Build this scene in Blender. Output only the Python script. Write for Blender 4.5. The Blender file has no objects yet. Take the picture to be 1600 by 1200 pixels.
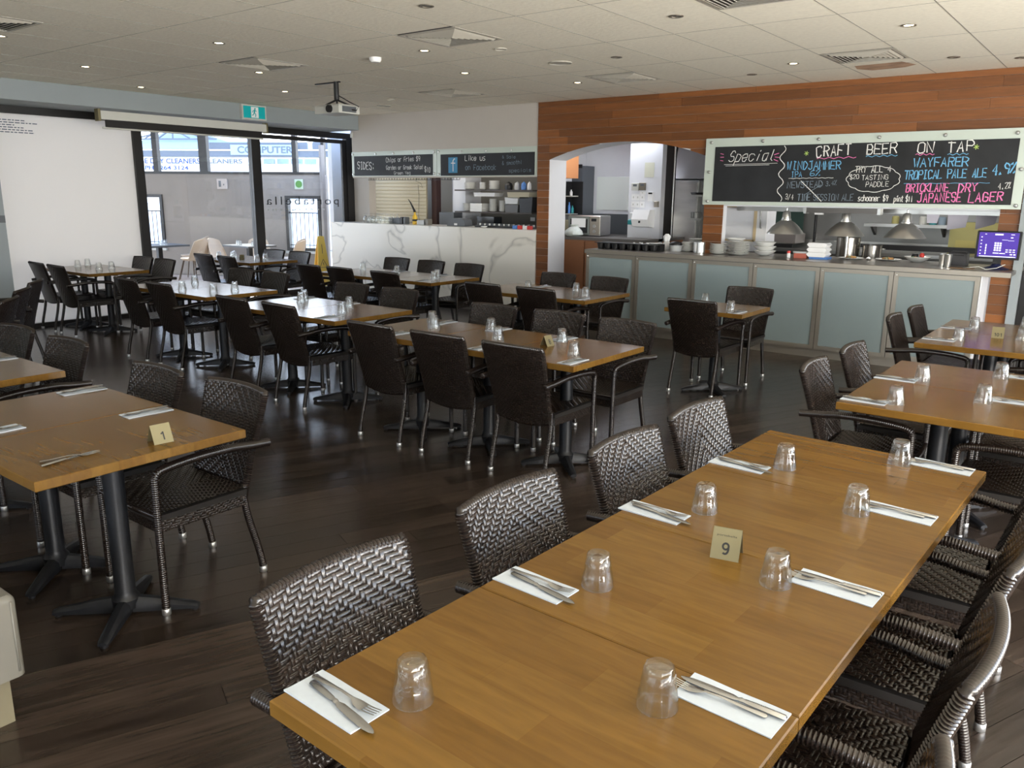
import bpy, bmesh, math, random
from mathutils import Vector, Matrix
random.seed(7)
C = bpy.context.scene.collection
SC = bpy.context.scene
PI = math.pi

# ------------------------------------------------------------------ camera
H = 1.69
cam_d = bpy.data.cameras.new('camera')
cam = bpy.data.objects.new('camera', cam_d)
C.objects.link(cam)
cam_d.sensor_width = 36.0
cam_d.lens = 1263.0 / 1600.0 * 36.0
cam_d.clip_start = 0.03
cam_d.clip_end = 300
YAW, PITCH, ROLL = -0.6539, 0.2299, 0.00976
_R1 = Matrix(((math.cos(YAW), -math.sin(YAW), 0), (0, 0, -1), (math.sin(YAW), math.cos(YAW), 0)))
_RP = Matrix(((1, 0, 0), (0, math.cos(PITCH), -math.sin(PITCH)), (0, math.sin(PITCH), math.cos(PITCH))))
_RR = Matrix(((math.cos(ROLL), -math.sin(ROLL), 0), (math.sin(ROLL), math.cos(ROLL), 0), (0, 0, 1)))
_R = _RR @ _RP @ _R1
_rot = Matrix((_R[0], -_R[1], -_R[2])).transposed()
cam.matrix_world = Matrix.Translation((0, 0, H)) @ _rot.to_4x4()
SC.camera = cam

# ------------------------------------------------------------------ world, sun, exposure
w = bpy.data.worlds.new('sky')
SC.world = w
w.use_nodes = True
nt = w.node_tree
nt.nodes.clear()
_tc = nt.nodes.new('ShaderNodeTexCoord')
_sp = nt.nodes.new('ShaderNodeSeparateXYZ')
_cr = nt.nodes.new('ShaderNodeValToRGB')
_cr.color_ramp.elements[0].position = 0.0
_cr.color_ramp.elements[0].color = (0.95, 0.97, 1.0, 1)
_cr.color_ramp.elements[1].position = 0.7
_cr.color_ramp.elements[1].color = (0.38, 0.58, 1.0, 1)
_bg = nt.nodes.new('ShaderNodeBackground')
_bg.inputs['Strength'].default_value = 6.0
_wo = nt.nodes.new('ShaderNodeOutputWorld')
nt.links.new(_tc.outputs['Generated'], _sp.inputs[0])
nt.links.new(_sp.outputs['Z'], _cr.inputs[0])
nt.links.new(_cr.outputs[0], _bg.inputs['Color'])
nt.links.new(_bg.outputs[0], _wo.inputs['Surface'])

def light(name, kind, loc, energy, color=(1, 1, 1), rot=None, size=None, size_y=None, target=None, **kw):
    d = bpy.data.lights.new(name, kind)
    d.energy = energy
    d.color = color
    if kind == 'AREA':
        d.shape = 'RECTANGLE'
        d.size = size
        d.size_y = size_y or size
    for k, v in kw.items():
        setattr(d, k, v)
    o = bpy.data.objects.new(name, d)
    C.objects.link(o)
    o.location = loc
    if target is not None:
        o.rotation_euler = (Vector(target) - Vector(loc)).to_track_quat('-Z', 'Y').to_euler()
    elif rot:
        o.rotation_euler = rot
    return o

sun = light('sun', 'SUN', (-20, 16, 14), 9.0, (1.0, 0.93, 0.82), target=(-20 + 5.0, 16 - 4.0, 14 - 7.7), angle=0.01)
# sampling portal for the sky behind the left glazing
_p = light('sky_portal', 'AREA', (-11.2, 6.9, 1.35), 1.0, target=(0, 6.9, 1.35), size=5.6, size_y=2.5)
_p.data.cycles.is_portal = True
# right windows: area lamps for daylight, and added upward-tilted lamps that brighten the ceiling
for _k in range(4):
    _y = -2.7 + 2.65 * _k + 1.325
    light('window_daylight', 'AREA', (3.13, _y, 1.53), (60, 55, 45, 24)[_k], (0.80, 0.90, 1.0), target=(-5, _y, 1.2), size=2.5, size_y=1.9)
    light('ceiling_fill_uplight', 'AREA', (3.10, _y, 0.85), (170, 195, 135, 85)[_k], (1.0, 0.91, 0.77), target=(-4.5, _y, 3.3), size=2.5, size_y=0.8)
# kitchen and bar ceiling fittings
light('kitchen_tube_light', 'AREA', (-6.3, 10.35, 2.62), 15, (0.86, 0.90, 1.0), rot=(0, 0, 0), size=1.6, size_y=0.3)
light('kitchen_tube_light', 'AREA', (-2.4, 10.4, 2.62), 30, (1.0, 0.96, 0.9), rot=(0, 0, 0), size=2.2, size_y=0.3)
light('bar_tube_light', 'AREA', (-8.6, 10.0, 2.55), 9, (1.0, 0.93, 0.82), rot=(0, 0, 0), size=1.6, size_y=0.3)
SC.view_settings.view_transform = 'Standard'
SC.view_settings.look = 'None'
SC.view_settings.gamma = 1.0
SC.view_settings.use_curve_mapping = False
SC.view_settings.exposure = 0.30
SC.cycles.use_denoising = True
SC.cycles.max_bounces = 9
SC.cycles.transparent_max_bounces = 16
SC.cycles.transmission_bounces = 8
SC.cycles.diffuse_bounces = 5
SC.cycles.caustics_reflective = False
SC.cycles.caustics_refractive = True
SC.cycles.sample_clamp_indirect = 6.0

# ------------------------------------------------------------------ materials
def nodes(name):
    m = bpy.data.materials.new(name)
    m.use_nodes = True
    t = m.node_tree
    return m, t, t.nodes['Principled BSDF']

def mat(name, col, rough=0.5, metal=0.0, spec=0.5, noise=0.0, nscale=20, bump=0.0, coat=0.0, emit=0.0, trans=0.0, ior=1.45, vary=0.0, stretch=None):
    m, t, b = nodes(name)
    b.inputs['Base Color'].default_value = (*col, 1)
    b.inputs['Roughness'].default_value = rough
    b.inputs['Metallic'].default_value = metal
    b.inputs['Specular IOR Level'].default_value = spec
    b.inputs['Coat Weight'].default_value = coat
    b.inputs['Coat Roughness'].default_value = 0.12
    b.inputs['IOR'].default_value = ior
    b.inputs['Transmission Weight'].default_value = trans
    if emit:
        b.inputs['Emission Color'].default_value = (*col, 1)
        b.inputs['Emission Strength'].default_value = emit
    if noise or vary:
        tc = t.nodes.new('ShaderNodeTexCoord')
        mp = t.nodes.new('ShaderNodeMapping')
        if stretch:
            mp.inputs['Scale'].default_value = stretch
        nz = t.nodes.new('ShaderNodeTexNoise')
        nz.inputs['Scale'].default_value = nscale
        nz.inputs['Detail'].default_value = 5
        t.links.new(tc.outputs['Object'], mp.inputs[0])
        t.links.new(mp.outputs[0], nz.inputs['Vector'])
        mr = t.nodes.new('ShaderNodeMapRange')
        mr.inputs['From Min'].default_value = 0.25
        mr.inputs['From Max'].default_value = 0.75
        mr.inputs['To Min'].default_value = 1 - noise
        mr.inputs['To Max'].default_value = 1 + noise
        t.links.new(nz.outputs['Fac'], mr.inputs[0])
        val = mr.outputs[0]
        if vary:
            oi = t.nodes.new('ShaderNodeObjectInfo')
            m2 = t.nodes.new('ShaderNodeMapRange')
            m2.inputs['To Min'].default_value = 1 - vary
            m2.inputs['To Max'].default_value = 1 + vary
            t.links.new(oi.outputs['Random'], m2.inputs[0])
            mm = t.nodes.new('ShaderNodeMath')
            mm.operation = 'MULTIPLY'
            t.links.new(val, mm.inputs[0])
            t.links.new(m2.outputs[0], mm.inputs[1])
            val = mm.outputs[0]
            # offset noise per object
            ad = t.nodes.new('ShaderNodeVectorMath')
            ad.operation = 'ADD'
            t.links.new(mp.outputs[0], ad.inputs[0])
            sc = t.nodes.new('ShaderNodeMath')
            sc.operation = 'MULTIPLY'
            sc.inputs[1].default_value = 37.0
            t.links.new(oi.outputs['Random'], sc.inputs[0])
            t.links.new(sc.outputs[0], ad.inputs[1])
            t.links.new(ad.outputs[0], nz.inputs['Vector'])
        vm = t.nodes.new('ShaderNodeVectorMath')
        vm.operation = 'SCALE'
        vm.inputs[0].default_value = col
        t.links.new(val, vm.inputs['Scale'])
        t.links.new(vm.outputs[0], b.inputs['Base Color'])
        if bump:
            bp = t.nodes.new('ShaderNodeBump')
            bp.inputs['Strength'].default_value = bump
            bp.inputs['Distance'].default_value = 0.01
            t.links.new(nz.outputs['Fac'], bp.inputs['Height'])
            t.links.new(bp.outputs[0], b.inputs['Normal'])
    return m

def edge_factor(t, lo, hi):
    """thin-glass reflectance: low face-on, rising towards grazing"""
    lw = t.nodes.new('ShaderNodeLayerWeight')
    lw.inputs[0].default_value = 0.5
    pw = t.nodes.new('ShaderNodeMath'); pw.operation = 'POWER'; pw.inputs[1].default_value = 4.0
    t.links.new(lw.outputs['Facing'], pw.inputs[0])
    mr = t.nodes.new('ShaderNodeMapRange')
    mr.inputs['To Min'].default_value = lo
    mr.inputs['To Max'].default_value = hi
    t.links.new(pw.outputs[0], mr.inputs[0])
    return mr

def glass_pane(name, tint=(0.95, 0.97, 0.97), refl=1.0):
    m = bpy.data.materials.new(name)
    m.use_nodes = True
    t = m.node_tree
    t.nodes.clear()
    o = t.nodes.new('ShaderNodeOutputMaterial')
    tr = t.nodes.new('ShaderNodeBsdfTransparent')
    tr.inputs[0].default_value = (*tint, 1)
    gl = t.nodes.new('ShaderNodeBsdfGlossy')
    gl.inputs['Roughness'].default_value = 0.02
    fr = edge_factor(t, 0.035, 0.6)
    mx = t.nodes.new('ShaderNodeMixShader')
    t.links.new(fr.outputs[0], mx.inputs[0])
    t.links.new(tr.outputs[0], mx.inputs[1])
    t.links.new(gl.outputs[0], mx.inputs[2])
    t.links.new(mx.outputs[0], o.inputs[0])
    return m

def film(name, col=(0.82, 0.84, 0.85), tl=0.55):
    m = bpy.data.materials.new(name)
    m.use_nodes = True
    t = m.node_tree
    t.nodes.clear()
    o = t.nodes.new('ShaderNodeOutputMaterial')
    a = t.nodes.new('ShaderNodeBsdfTranslucent')
    a.inputs[0].default_value = (*col, 1)
    b = t.nodes.new('ShaderNodeBsdfDiffuse')
    b.inputs[0].default_value = (*col, 1)
    mx = t.nodes.new('ShaderNodeMixShader')
    mx.inputs[0].default_value = tl
    t.links.new(b.outputs[0], mx.inputs[1])
    t.links.new(a.outputs[0], mx.inputs[2])
    t.links.new(mx.outputs[0], o.inputs[0])
    return m

def butcher(name, c1, c2, rough=0.2):
    """table wood: joined staves with grain"""
    m, t, b = nodes(name)
    tc = t.nodes.new('ShaderNodeTexCoord')
    oi = t.nodes.new('ShaderNodeObjectInfo')
    sc = t.nodes.new('ShaderNodeMath'); sc.operation = 'MULTIPLY'; sc.inputs[1].default_value = 11.0
    t.links.new(oi.outputs['Random'], sc.inputs[0])
    ad = t.nodes.new('ShaderNodeVectorMath'); ad.operation = 'ADD'
    t.links.new(tc.outputs['Object'], ad.inputs[0])
    t.links.new(sc.outputs[0], ad.inputs[1])
    br = t.nodes.new('ShaderNodeTexBrick')
    br.inputs['Color1'].default_value = (*c1, 1)
    br.inputs['Color2'].default_value = (*c2, 1)
    br.inputs['Mortar'].default_value = (c2[0] * .9, c2[1] * .9, c2[2] * .9, 1)
    br.inputs['Scale'].default_value = 1.0
    br.inputs['Mortar Size'].default_value = 0.0004
    br.inputs['Mortar Smooth'].default_value = 0.6
    br.inputs['Brick Width'].default_value = 0.47
    br.inputs['Row Height'].default_value = 0.098
    br.offset = 0.37
    t.links.new(ad.outputs[0], br.inputs['Vector'])
    mp = t.nodes.new('ShaderNodeMapping')
    mp.inputs['Scale'].default_value = (2.0, 16.0, 8.0)
    t.links.new(ad.outputs[0], mp.inputs[0])
    nz = t.nodes.new('ShaderNodeTexNoise')
    nz.inputs['Scale'].default_value = 3.0
    nz.inputs['Detail'].default_value = 7
    nz.inputs['Distortion'].default_value = 0.6
    t.links.new(mp.outputs[0], nz.inputs['Vector'])
    mr = t.nodes.new('ShaderNodeMapRange')
    mr.inputs['From Min'].default_value = 0.3
    mr.inputs['From Max'].default_value = 0.72
    mr.inputs['To Min'].default_value = 1.1
    mr.inputs['To Max'].default_value = 0.84
    t.links.new(nz.outputs['Fac'], mr.inputs[0])
    vm = t.nodes.new('ShaderNodeVectorMath'); vm.operation = 'SCALE'
    t.links.new(br.outputs['Color'], vm.inputs[0])
    t.links.new(mr.outputs[0], vm.inputs['Scale'])
    t.links.new(vm.outputs[0], b.inputs['Base Color'])
    n2 = t.nodes.new('ShaderNodeTexNoise')
    n2.inputs['Scale'].default_value = 9.0
    n2.inputs['Detail'].default_value = 6
    t.links.new(ad.outputs[0], n2.inputs['Vector'])
    m3 = t.nodes.new('ShaderNodeMapRange')
    m3.inputs['To Min'].default_value = rough - 0.02
    m3.inputs['To Max'].default_value = rough + 0.05
    t.links.new(n2.outputs['Fac'], m3.inputs[0])
    t.links.new(m3.outputs[0], b.inputs['Roughness'])
    b.inputs['Specular IOR Level'].default_value = 0.24
    return m

def marble(name):
    m, t, b = nodes(name)
    tc = t.nodes.new('ShaderNodeTexCoord')
    nz = t.nodes.new('ShaderNodeTexNoise')
    nz.inputs['Scale'].default_value = 0.72
    nz.inputs['Detail'].default_value = 4
    nz.inputs['Roughness'].default_value = 0.45
    nz.inputs['Distortion'].default_value = 0.5
    t.links.new(tc.outputs['Object'], nz.inputs['Vector'])
    cr = t.nodes.new('ShaderNodeValToRGB')
    e = cr.color_ramp.elements
    e[0].position = 0.485; e[0].color = (0.80, 0.77, 0.70, 1)
    e[1].position = 0.515; e[1].color = (0.80, 0.77, 0.70, 1)
    for p, c in ((0.494, (0.70, 0.67, 0.60, 1)), (0.5, (0.50, 0.48, 0.44, 1)), (0.506, (0.69, 0.66, 0.59, 1))):
        x = e.new(p); x.color = c
    t.links.new(nz.outputs['Fac'], cr.inputs[0])
    t.links.new(cr.outputs[0], b.inputs['Base Color'])
    b.inputs['Roughness'].default_value = 0.22
    return m

def strand_mat(name, base, rough=0.33):
    m, t, b = nodes(name)
    g = t.nodes.new('ShaderNodeNewGeometry')
    tc = t.nodes.new('ShaderNodeTexCoord')
    nz = t.nodes.new('ShaderNodeTexNoise')
    nz.inputs['Scale'].default_value = 55.0
    nz.inputs['Detail'].default_value = 2
    t.links.new(tc.outputs['Object'], nz.inputs['Vector'])
    ad = t.nodes.new('ShaderNodeMath'); ad.operation = 'MULTIPLY'
    t.links.new(g.outputs['Random Per Island'], ad.inputs[0])
    t.links.new(nz.outputs['Fac'], ad.inputs[1])
    mr = t.nodes.new('ShaderNodeMapRange')
    mr.inputs['To Min'].default_value = 0.55
    mr.inputs['To Max'].default_value = 2.2
    t.links.new(ad.outputs[0], mr.inputs[0])
    vm = t.nodes.new('ShaderNodeVectorMath'); vm.operation = 'SCALE'
    vm.inputs[0].default_value = base
    t.links.new(mr.outputs[0], vm.inputs['Scale'])
    t.links.new(vm.outputs[0], b.inputs['Base Color'])
    b.inputs['Roughness'].default_value = rough
    b.inputs['Specular IOR Level'].default_value = 0.55
    return m

M = {}
M['strand'] = strand_mat('wicker_strand', (0.017, 0.0115, 0.009), 0.22)
M['rope'] = strand_mat('wicker_wrap', (0.015, 0.010, 0.008), 0.24)
M['dark'] = mat('weave_core', (0.008, 0.006, 0.005), 0.7)
M['cap'] = mat('brushed_foot_cap', (0.55, 0.55, 0.55), 0.35, 0.9)
M['top'] = butcher('varnished_stave_wood', (0.158, 0.083, 0.0175), (0.126, 0.062, 0.0125), 0.15)
M['iron'] = mat('black_cast_iron', (0.012, 0.013, 0.016), 0.42, 0.3, noise=0.2, nscale=60)
M['floor'] = mat('dark_floor_board', (0.037, 0.0265, 0.0205), 0.24, spec=0.6, noise=0.45, nscale=2.2, stretch=(14, 1.1, 1), vary=0.4, bump=0.08)
M['floorbase'] = mat('floor_joint', (0.016, 0.012, 0.01), 0.6)
M['tile'] = mat('ceiling_board', (0.86, 0.81, 0.69), 0.85, spec=0.2, noise=0.05, nscale=30, bump=0.3, vary=0.02)
M['tgrid'] = mat('ceiling_rail', (0.30, 0.28, 0.24), 0.6)
M['plenum'] = mat('ceiling_void', (0.10, 0.095, 0.085), 0.9)
M['timber'] = mat('oiled_cedar_board', (0.185, 0.066, 0.017), 0.42, noise=0.22, nscale=3.0, stretch=(1.2, 14, 16), vary=0.3)
M['white'] = mat('white_paint', (0.70, 0.71, 0.74), 0.6, spec=0.3, noise=0.02, nscale=4)
M['bulk'] = mat('pale_blue_grey_paint', (0.28, 0.31, 0.32), 0.6, spec=0.3, noise=0.02, nscale=4)
M['cream'] = mat('cream_wall_paint', (0.48, 0.44, 0.39), 0.6, spec=0.3, noise=0.02, nscale=4)
M['frame'] = mat('black_window_frame', (0.014, 0.013, 0.013), 0.4)
M['pane'] = glass_pane('clear_pane')
M['film'] = film('frosted_film', (0.82, 0.80, 0.76))
M['marble'] = marble('veined_marble_panel')
M['kick'] = mat('dark_kick', (0.05, 0.045, 0.04), 0.5)
M['steel'] = mat('brushed_steel', (0.55, 0.55, 0.53), 0.3, 0.95, noise=0.08, nscale=3, stretch=(1, 1, 30))
M['alu'] = mat('satin_aluminium_frame', (0.42, 0.38, 0.32), 0.38, 0.8)
M['fglass'] = mat('frosted_counter_glass', (0.235, 0.285, 0.29), 0.2, spec=0.6)
M['green_glass'] = mat('pale_green_back_painted_glass', (0.50, 0.56, 0.50), 0.25, spec=0.6)
M['chalk'] = mat('blackboard', (0.014, 0.015, 0.017), 0.6, noise=0.5, nscale=3)
M['c_white'] = mat('white_chalk', (0.75, 0.75, 0.72), 0.9)
M['c_blue'] = mat('blue_chalk', (0.16, 0.42, 0.66), 0.9)
M['c_pink'] = mat('pink_chalk', (0.80, 0.20, 0.45), 0.9)
M['c_faint'] = mat('faint_grey_blue_chalk', (0.19, 0.24, 0.29), 0.9)
M['c_green'] = mat('yellow_green_chalk', (0.45, 0.62, 0.16), 0.9)
def clear_glass(name):
    m = bpy.data.materials.new(name)
    m.use_nodes = True
    t = m.node_tree
    t.nodes.clear()
    o = t.nodes.new('ShaderNodeOutputMaterial')
    tr = t.nodes.new('ShaderNodeBsdfTransparent')
    tr.inputs[0].default_value = (0.97, 0.985, 0.98, 1)
    gl = t.nodes.new('ShaderNodeBsdfGlass')
    gl.inputs['Roughness'].default_value = 0.01
    gl.inputs['IOR'].default_value = 1.46
    go = t.nodes.new('ShaderNodeBsdfGlossy')
    go.inputs['Roughness'].default_value = 0.03
    lw = edge_factor(t, 0.03, 0.9)
    m1 = t.nodes.new('ShaderNodeMixShader')
    m1.inputs[0].default_value = 0.34
    m2 = t.nodes.new('ShaderNodeMixShader')
    t.links.new(tr.outputs[0], m1.inputs[1])
    t.links.new(gl.outputs[0], m1.inputs[2])
    t.links.new(lw.outputs[0], m2.inputs[0])
    t.links.new(m1.outputs[0], m2.inputs[1])
    t.links.new(go.outputs[0], m2.inputs[2])
    t.links.new(m2.outputs[0], o.inputs[0])
    return m
M['glass'] = clear_glass('tumbler_glass')
M['napkin'] = mat('white_paper_napkin', (0.47, 0.52, 0.58), 0.8, noise=0.03, nscale=60)
M['cutlery'] = mat('polished_cutlery', (0.50, 0.50, 0.50), 0.16, 1.0)
M['brass'] = mat('gold_anodised_plate', (0.19, 0.165, 0.09), 0.5, 0.5)
M['ink'] = mat('black_print', (0.01, 0.01, 0.01), 0.5)
M['plate'] = mat('white_china', (0.76, 0.76, 0.73), 0.2)
M['black'] = mat('black_plastic', (0.012, 0.012, 0.013), 0.4)
M['grey'] = mat('grey_laminate', (0.10, 0.11, 0.12), 0.45)
M['orange'] = mat('brown_laminate', (0.36, 0.16, 0.075), 0.45, noise=0.08, nscale=5)
M['beige'] = mat('beige_vinyl', (0.17, 0.162, 0.14), 0.5, noise=0.04, nscale=9, bump=0.05)
M['pink'] = mat('pinkish_render', (0.27, 0.24, 0.213), 0.8, noise=0.06, nscale=2)
M['paving'] = mat('patio_paving', (0.55, 0.47, 0.42), 0.7, noise=0.08, nscale=6)
M['patioroof'] = mat('patio_soffit', (0.7, 0.7, 0.7), 0.7)
M['shell'] = mat('beige_moulded_shell', (0.62, 0.50, 0.38), 0.5)
M['darkwood'] = mat('dark_patio_timber', (0.11, 0.075, 0.05), 0.5, noise=0.2, nscale=4, stretch=(6, 6, 1))
M['yellow'] = mat('yellow_plastic', (0.78, 0.50, 0.05), 0.45)
M['ground'] = mat('pale_street', (0.75, 0.74, 0.70), 0.8)
M['shopblue'] = mat('pale_blue_fascia', (0.24, 0.31, 0.38), 0.6)
M['shopgrey'] = mat('grey_fascia', (0.09, 0.11, 0.14), 0.6)
M['shopwhite'] = mat('white_fascia', (0.62, 0.64, 0.66), 0.6)
M['signblue'] = mat('blue_print', (0.02, 0.05, 0.24), 0.6)
M['signpale'] = mat('pale_sign_panel', (0.24, 0.36, 0.50), 0.6)
M['teal'] = mat('exit_sign_teal', (0.0, 0.26, 0.27), 0.4, emit=0.35)
M['lampon'] = mat('lit_lamp', (1.0, 0.82, 0.5), 0.4, emit=16.0)
M['lampoff'] = mat('unlit_lamp', (0.10, 0.09, 0.08), 0.3)
M['trim'] = mat('downlight_trim', (0.22, 0.19, 0.15), 0.35, 0.6)
M['ventm'] = mat('vent_metal', (0.45, 0.42, 0.36), 0.5)
M['ventd'] = mat('vent_dark', (0.035, 0.03, 0.028), 0.8)
M['rust'] = mat('water_stain', (0.46, 0.30, 0.20), 0.8, noise=0.35, nscale=7)
M['screen'] = mat('till_screen', (0.05, 0.02, 0.26), 0.3, emit=0.5)
M['sdot'] = mat('till_screen_keys', (0.75, 0.75, 0.95), 0.3, emit=0.45)
M['red'] = mat('red_plastic', (0.62, 0.05, 0.04), 0.4)
M['bluep'] = mat('blue_plastic', (0.10, 0.25, 0.62), 0.4)
M['tealp'] = mat('teal_plastic', (0.03, 0.28, 0.30), 0.4)
M['foam'] = mat('white_foam', (0.82, 0.82, 0.82), 0.7)
M['shutter'] = mat('cream_shutter_slat', (0.50, 0.44, 0.30), 0.6)
M['maroon'] = mat('dark_brown_post', (0.05, 0.022, 0.016), 0.5)
M['yelcup'] = mat('yellow_green_cupboard', (0.36, 0.33, 0.13), 0.5)
M['foodbrown'] = mat('fried_food', (0.40, 0.20, 0.06), 0.7, noise=0.4, nscale=60)
M['greenleaf'] = mat('green_leaf', (0.09, 0.25, 0.05), 0.6)
M['lampsteel'] = mat('spun_aluminium', (0.62, 0.62, 0.60), 0.28, 0.9)
M['casing'] = mat('off_white_casing', (0.52, 0.52, 0.48), 0.45)
M['dkgreen'] = mat('dark_green_sheet', (0.03, 0.06, 0.05), 0.5)
M['clearbox'] = mat('translucent_tub', (0.45, 0.46, 0.46), 0.3)

# ------------------------------------------------------------------ mesh helpers
class MB:
    def __init__(s):
        s.v = []; s.f = []; s.m = []
        s.cur = 0
    def add(s, vs, fs):
        n = len(s.v)
        s.v += [tuple(q) for q in vs]
        for f in fs:
            s.f.append(tuple(n + i for i in f)); s.m.append(s.cur)
        return s
    def box(s, x0, x1, y0, y1, z0, z1):
        return s.add([(x0, y0, z0), (x1, y0, z0), (x1, y1, z0), (x0, y1, z0), (x0, y0, z1), (x1, y0, z1), (x1, y1, z1), (x0, y1, z1)],
                     [(0, 3, 2, 1), (4, 5, 6, 7), (0, 1, 5, 4), (1, 2, 6, 5), (2, 3, 7, 6), (3, 0, 4, 7)])
    def bbox(s, x0, x1, y0, y1, z0, z1, b):
        """box with chamfered top edges"""
        vs = [(x0, y0, z0), (x1, y0, z0), (x1, y1, z0), (x0, y1, z0), (x0, y0, z1 - b), (x1, y0, z1 - b), (x1, y1, z1 - b), (x0, y1, z1 - b),
              (x0 + b, y0 + b, z1), (x1 - b, y0 + b, z1), (x1 - b, y1 - b, z1), (x0 + b, y1 - b, z1)]
        return s.add(vs, [(0, 3, 2, 1), (0, 1, 5, 4), (1, 2, 6, 5), (2, 3, 7, 6), (3, 0, 4, 7), (4, 5, 9, 8), (5, 6, 10, 9), (6, 7, 11, 10), (7, 4, 8, 11), (8, 9, 10, 11)])
    def prism(s, pts, axis, a, b):
        """extrude 2-D polygon along axis ('x','y','z') from a to b"""
        def P(p, t):
            return {'x': (t, p[0], p[1]), 'y': (p[0], t, p[1]), 'z': (p[0], p[1], t)}[axis]
        n = len(pts)
        vs = [P(p, a) for p in pts] + [P(p, b) for p in pts]
        fs = [tuple(range(n)), tuple(range(2 * n - 1, n - 1, -1))]
        for i in range(n):
            j = (i + 1) % n
            fs.append((i, i + n, j + n, j))
        return s.add(vs, fs)
    def lathe(s, prof, n=16, c=(0, 0, 0), mod=None):
        cx, cy, cz = c
        vs = []; fs = []
        for k, (r, z) in enumerate(prof):
            for i in range(n):
                a = 2 * PI * i / n
                rr = r * (mod(k, i) if mod else 1)
                vs.append((cx + rr * math.cos(a), cy + rr * math.sin(a), cz + z))
        for k in range(len(prof) - 1):
            for i in range(n):
                j = (i + 1) % n
                fs.append((k * n + i, k * n + j, (k + 1) * n + j, (k + 1) * n + i))
        if prof[0][0] > 1e-5: fs.append(tuple(range(n - 1, -1, -1)))
        if prof[-1][0] > 1e-5: fs.append(tuple((len(prof) - 1) * n + i for i in range(n)))
        return s.add(vs, fs)
    def tube(s, pts, rad, n=8, cap=True):
        pts = [Vector(p) for p in pts]
        m = len(pts)
        rr = rad if isinstance(rad, (list, tuple)) else [rad] * m
        T = [(pts[min(i + 1, m - 1)] - pts[max(i - 1, 0)]).normalized() for i in range(m)]
        u = T[0].orthogonal().normalized()
        vs = []; fs = []
        for i in range(m):
            u = (u - T[i] * u.dot(T[i]))
            if u.length < 1e-6: u = T[i].orthogonal()
            u.normalize()
            v = T[i].cross(u)
            for k in range(n):
                a = 2 * PI * k / n
                vs.append(pts[i] + (u * math.cos(a) + v * math.sin(a)) * rr[i])
        for i in range(m - 1):
            for k in range(n):
                j = (k + 1) % n
                fs.append((i * n + k, i * n + j, (i + 1) * n + j, (i + 1) * n + k))
        if cap:
            fs.append(tuple(range(n - 1, -1, -1)))
            fs.append(tuple((m - 1) * n + k for k in range(n)))
        return s.add(vs, fs)
    def cyl(s, p0, p1, r, n=12, r1=None):
        return s.tube([p0, p1], [r, r if r1 is None else r1], n)
    def mesh(s, name, mats, smooth=False):
        me = bpy.data.meshes.new(name)
        me.from_pydata(s.v, [], s.f)
        if not isinstance(mats, (list, tuple)): mats = [mats]
        for m in mats: me.materials.append(m)
        if len(mats) > 1: me.polygons.foreach_set('material_index', s.m)
        if smooth is not False:
            me.polygons.foreach_set('use_smooth', [True] * len(me.polygons))
            if smooth is not True:
                me.set_sharp_from_angle(angle=math.radians(smooth))
        me.update()
        return me
    def build(s, name, mats, parent=None, smooth=False, loc=None, rz=0):
        return link(name, s.mesh(name, mats, smooth), parent, loc, rz)

def link(name, me, parent=None, loc=None, rz=0):
    o = bpy.data.objects.new(name, me)
    C.objects.link(o)
    if parent is not None: o.parent = parent
    if loc is not None: o.location = loc
    if rz: o.rotation_euler = (0, 0, rz)
    return o

def tag(o, label=None, cat=None, group=None, kind=None):
    if label: o['label'] = label
    if cat: o['category'] = cat
    if group: o['group'] = group
    if kind: o['kind'] = kind
    return o

def thing(name, label, cat, loc=(0, 0, 0), rz=0, group=None):
    o = bpy.data.objects.new(name, None)
    o.empty_display_size = 0.1
    C.objects.link(o)
    o.location = loc
    o.rotation_euler = (0, 0, rz)
    return tag(o, label, cat, group)

def struct(name, mb, m, parent=None, smooth=False):
    o = mb.build(name, m, parent, smooth)
    if parent is None: o['kind'] = 'structure'
    return o

def sempty(name, loc=(0, 0, 0), rz=0):
    o = bpy.data.objects.new(name, None)
    C.objects.link(o)
    o.location = loc
    o.rotation_euler = (0, 0, rz)
    o['kind'] = 'structure'
    return o

def dup(root, loc, rz, label, group=None):
    r = root.copy()
    C.objects.link(r)
    r.location = loc
    r.rotation_euler = (0, 0, rz)
    r['label'] = label
    if group: r['group'] = group
    for ch in list(root.children):
        c = ch.copy(); C.objects.link(c); c.parent = r
        for g in list(ch.children):
            d = g.copy(); C.objects.link(d); d.parent = c
    return r

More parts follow.
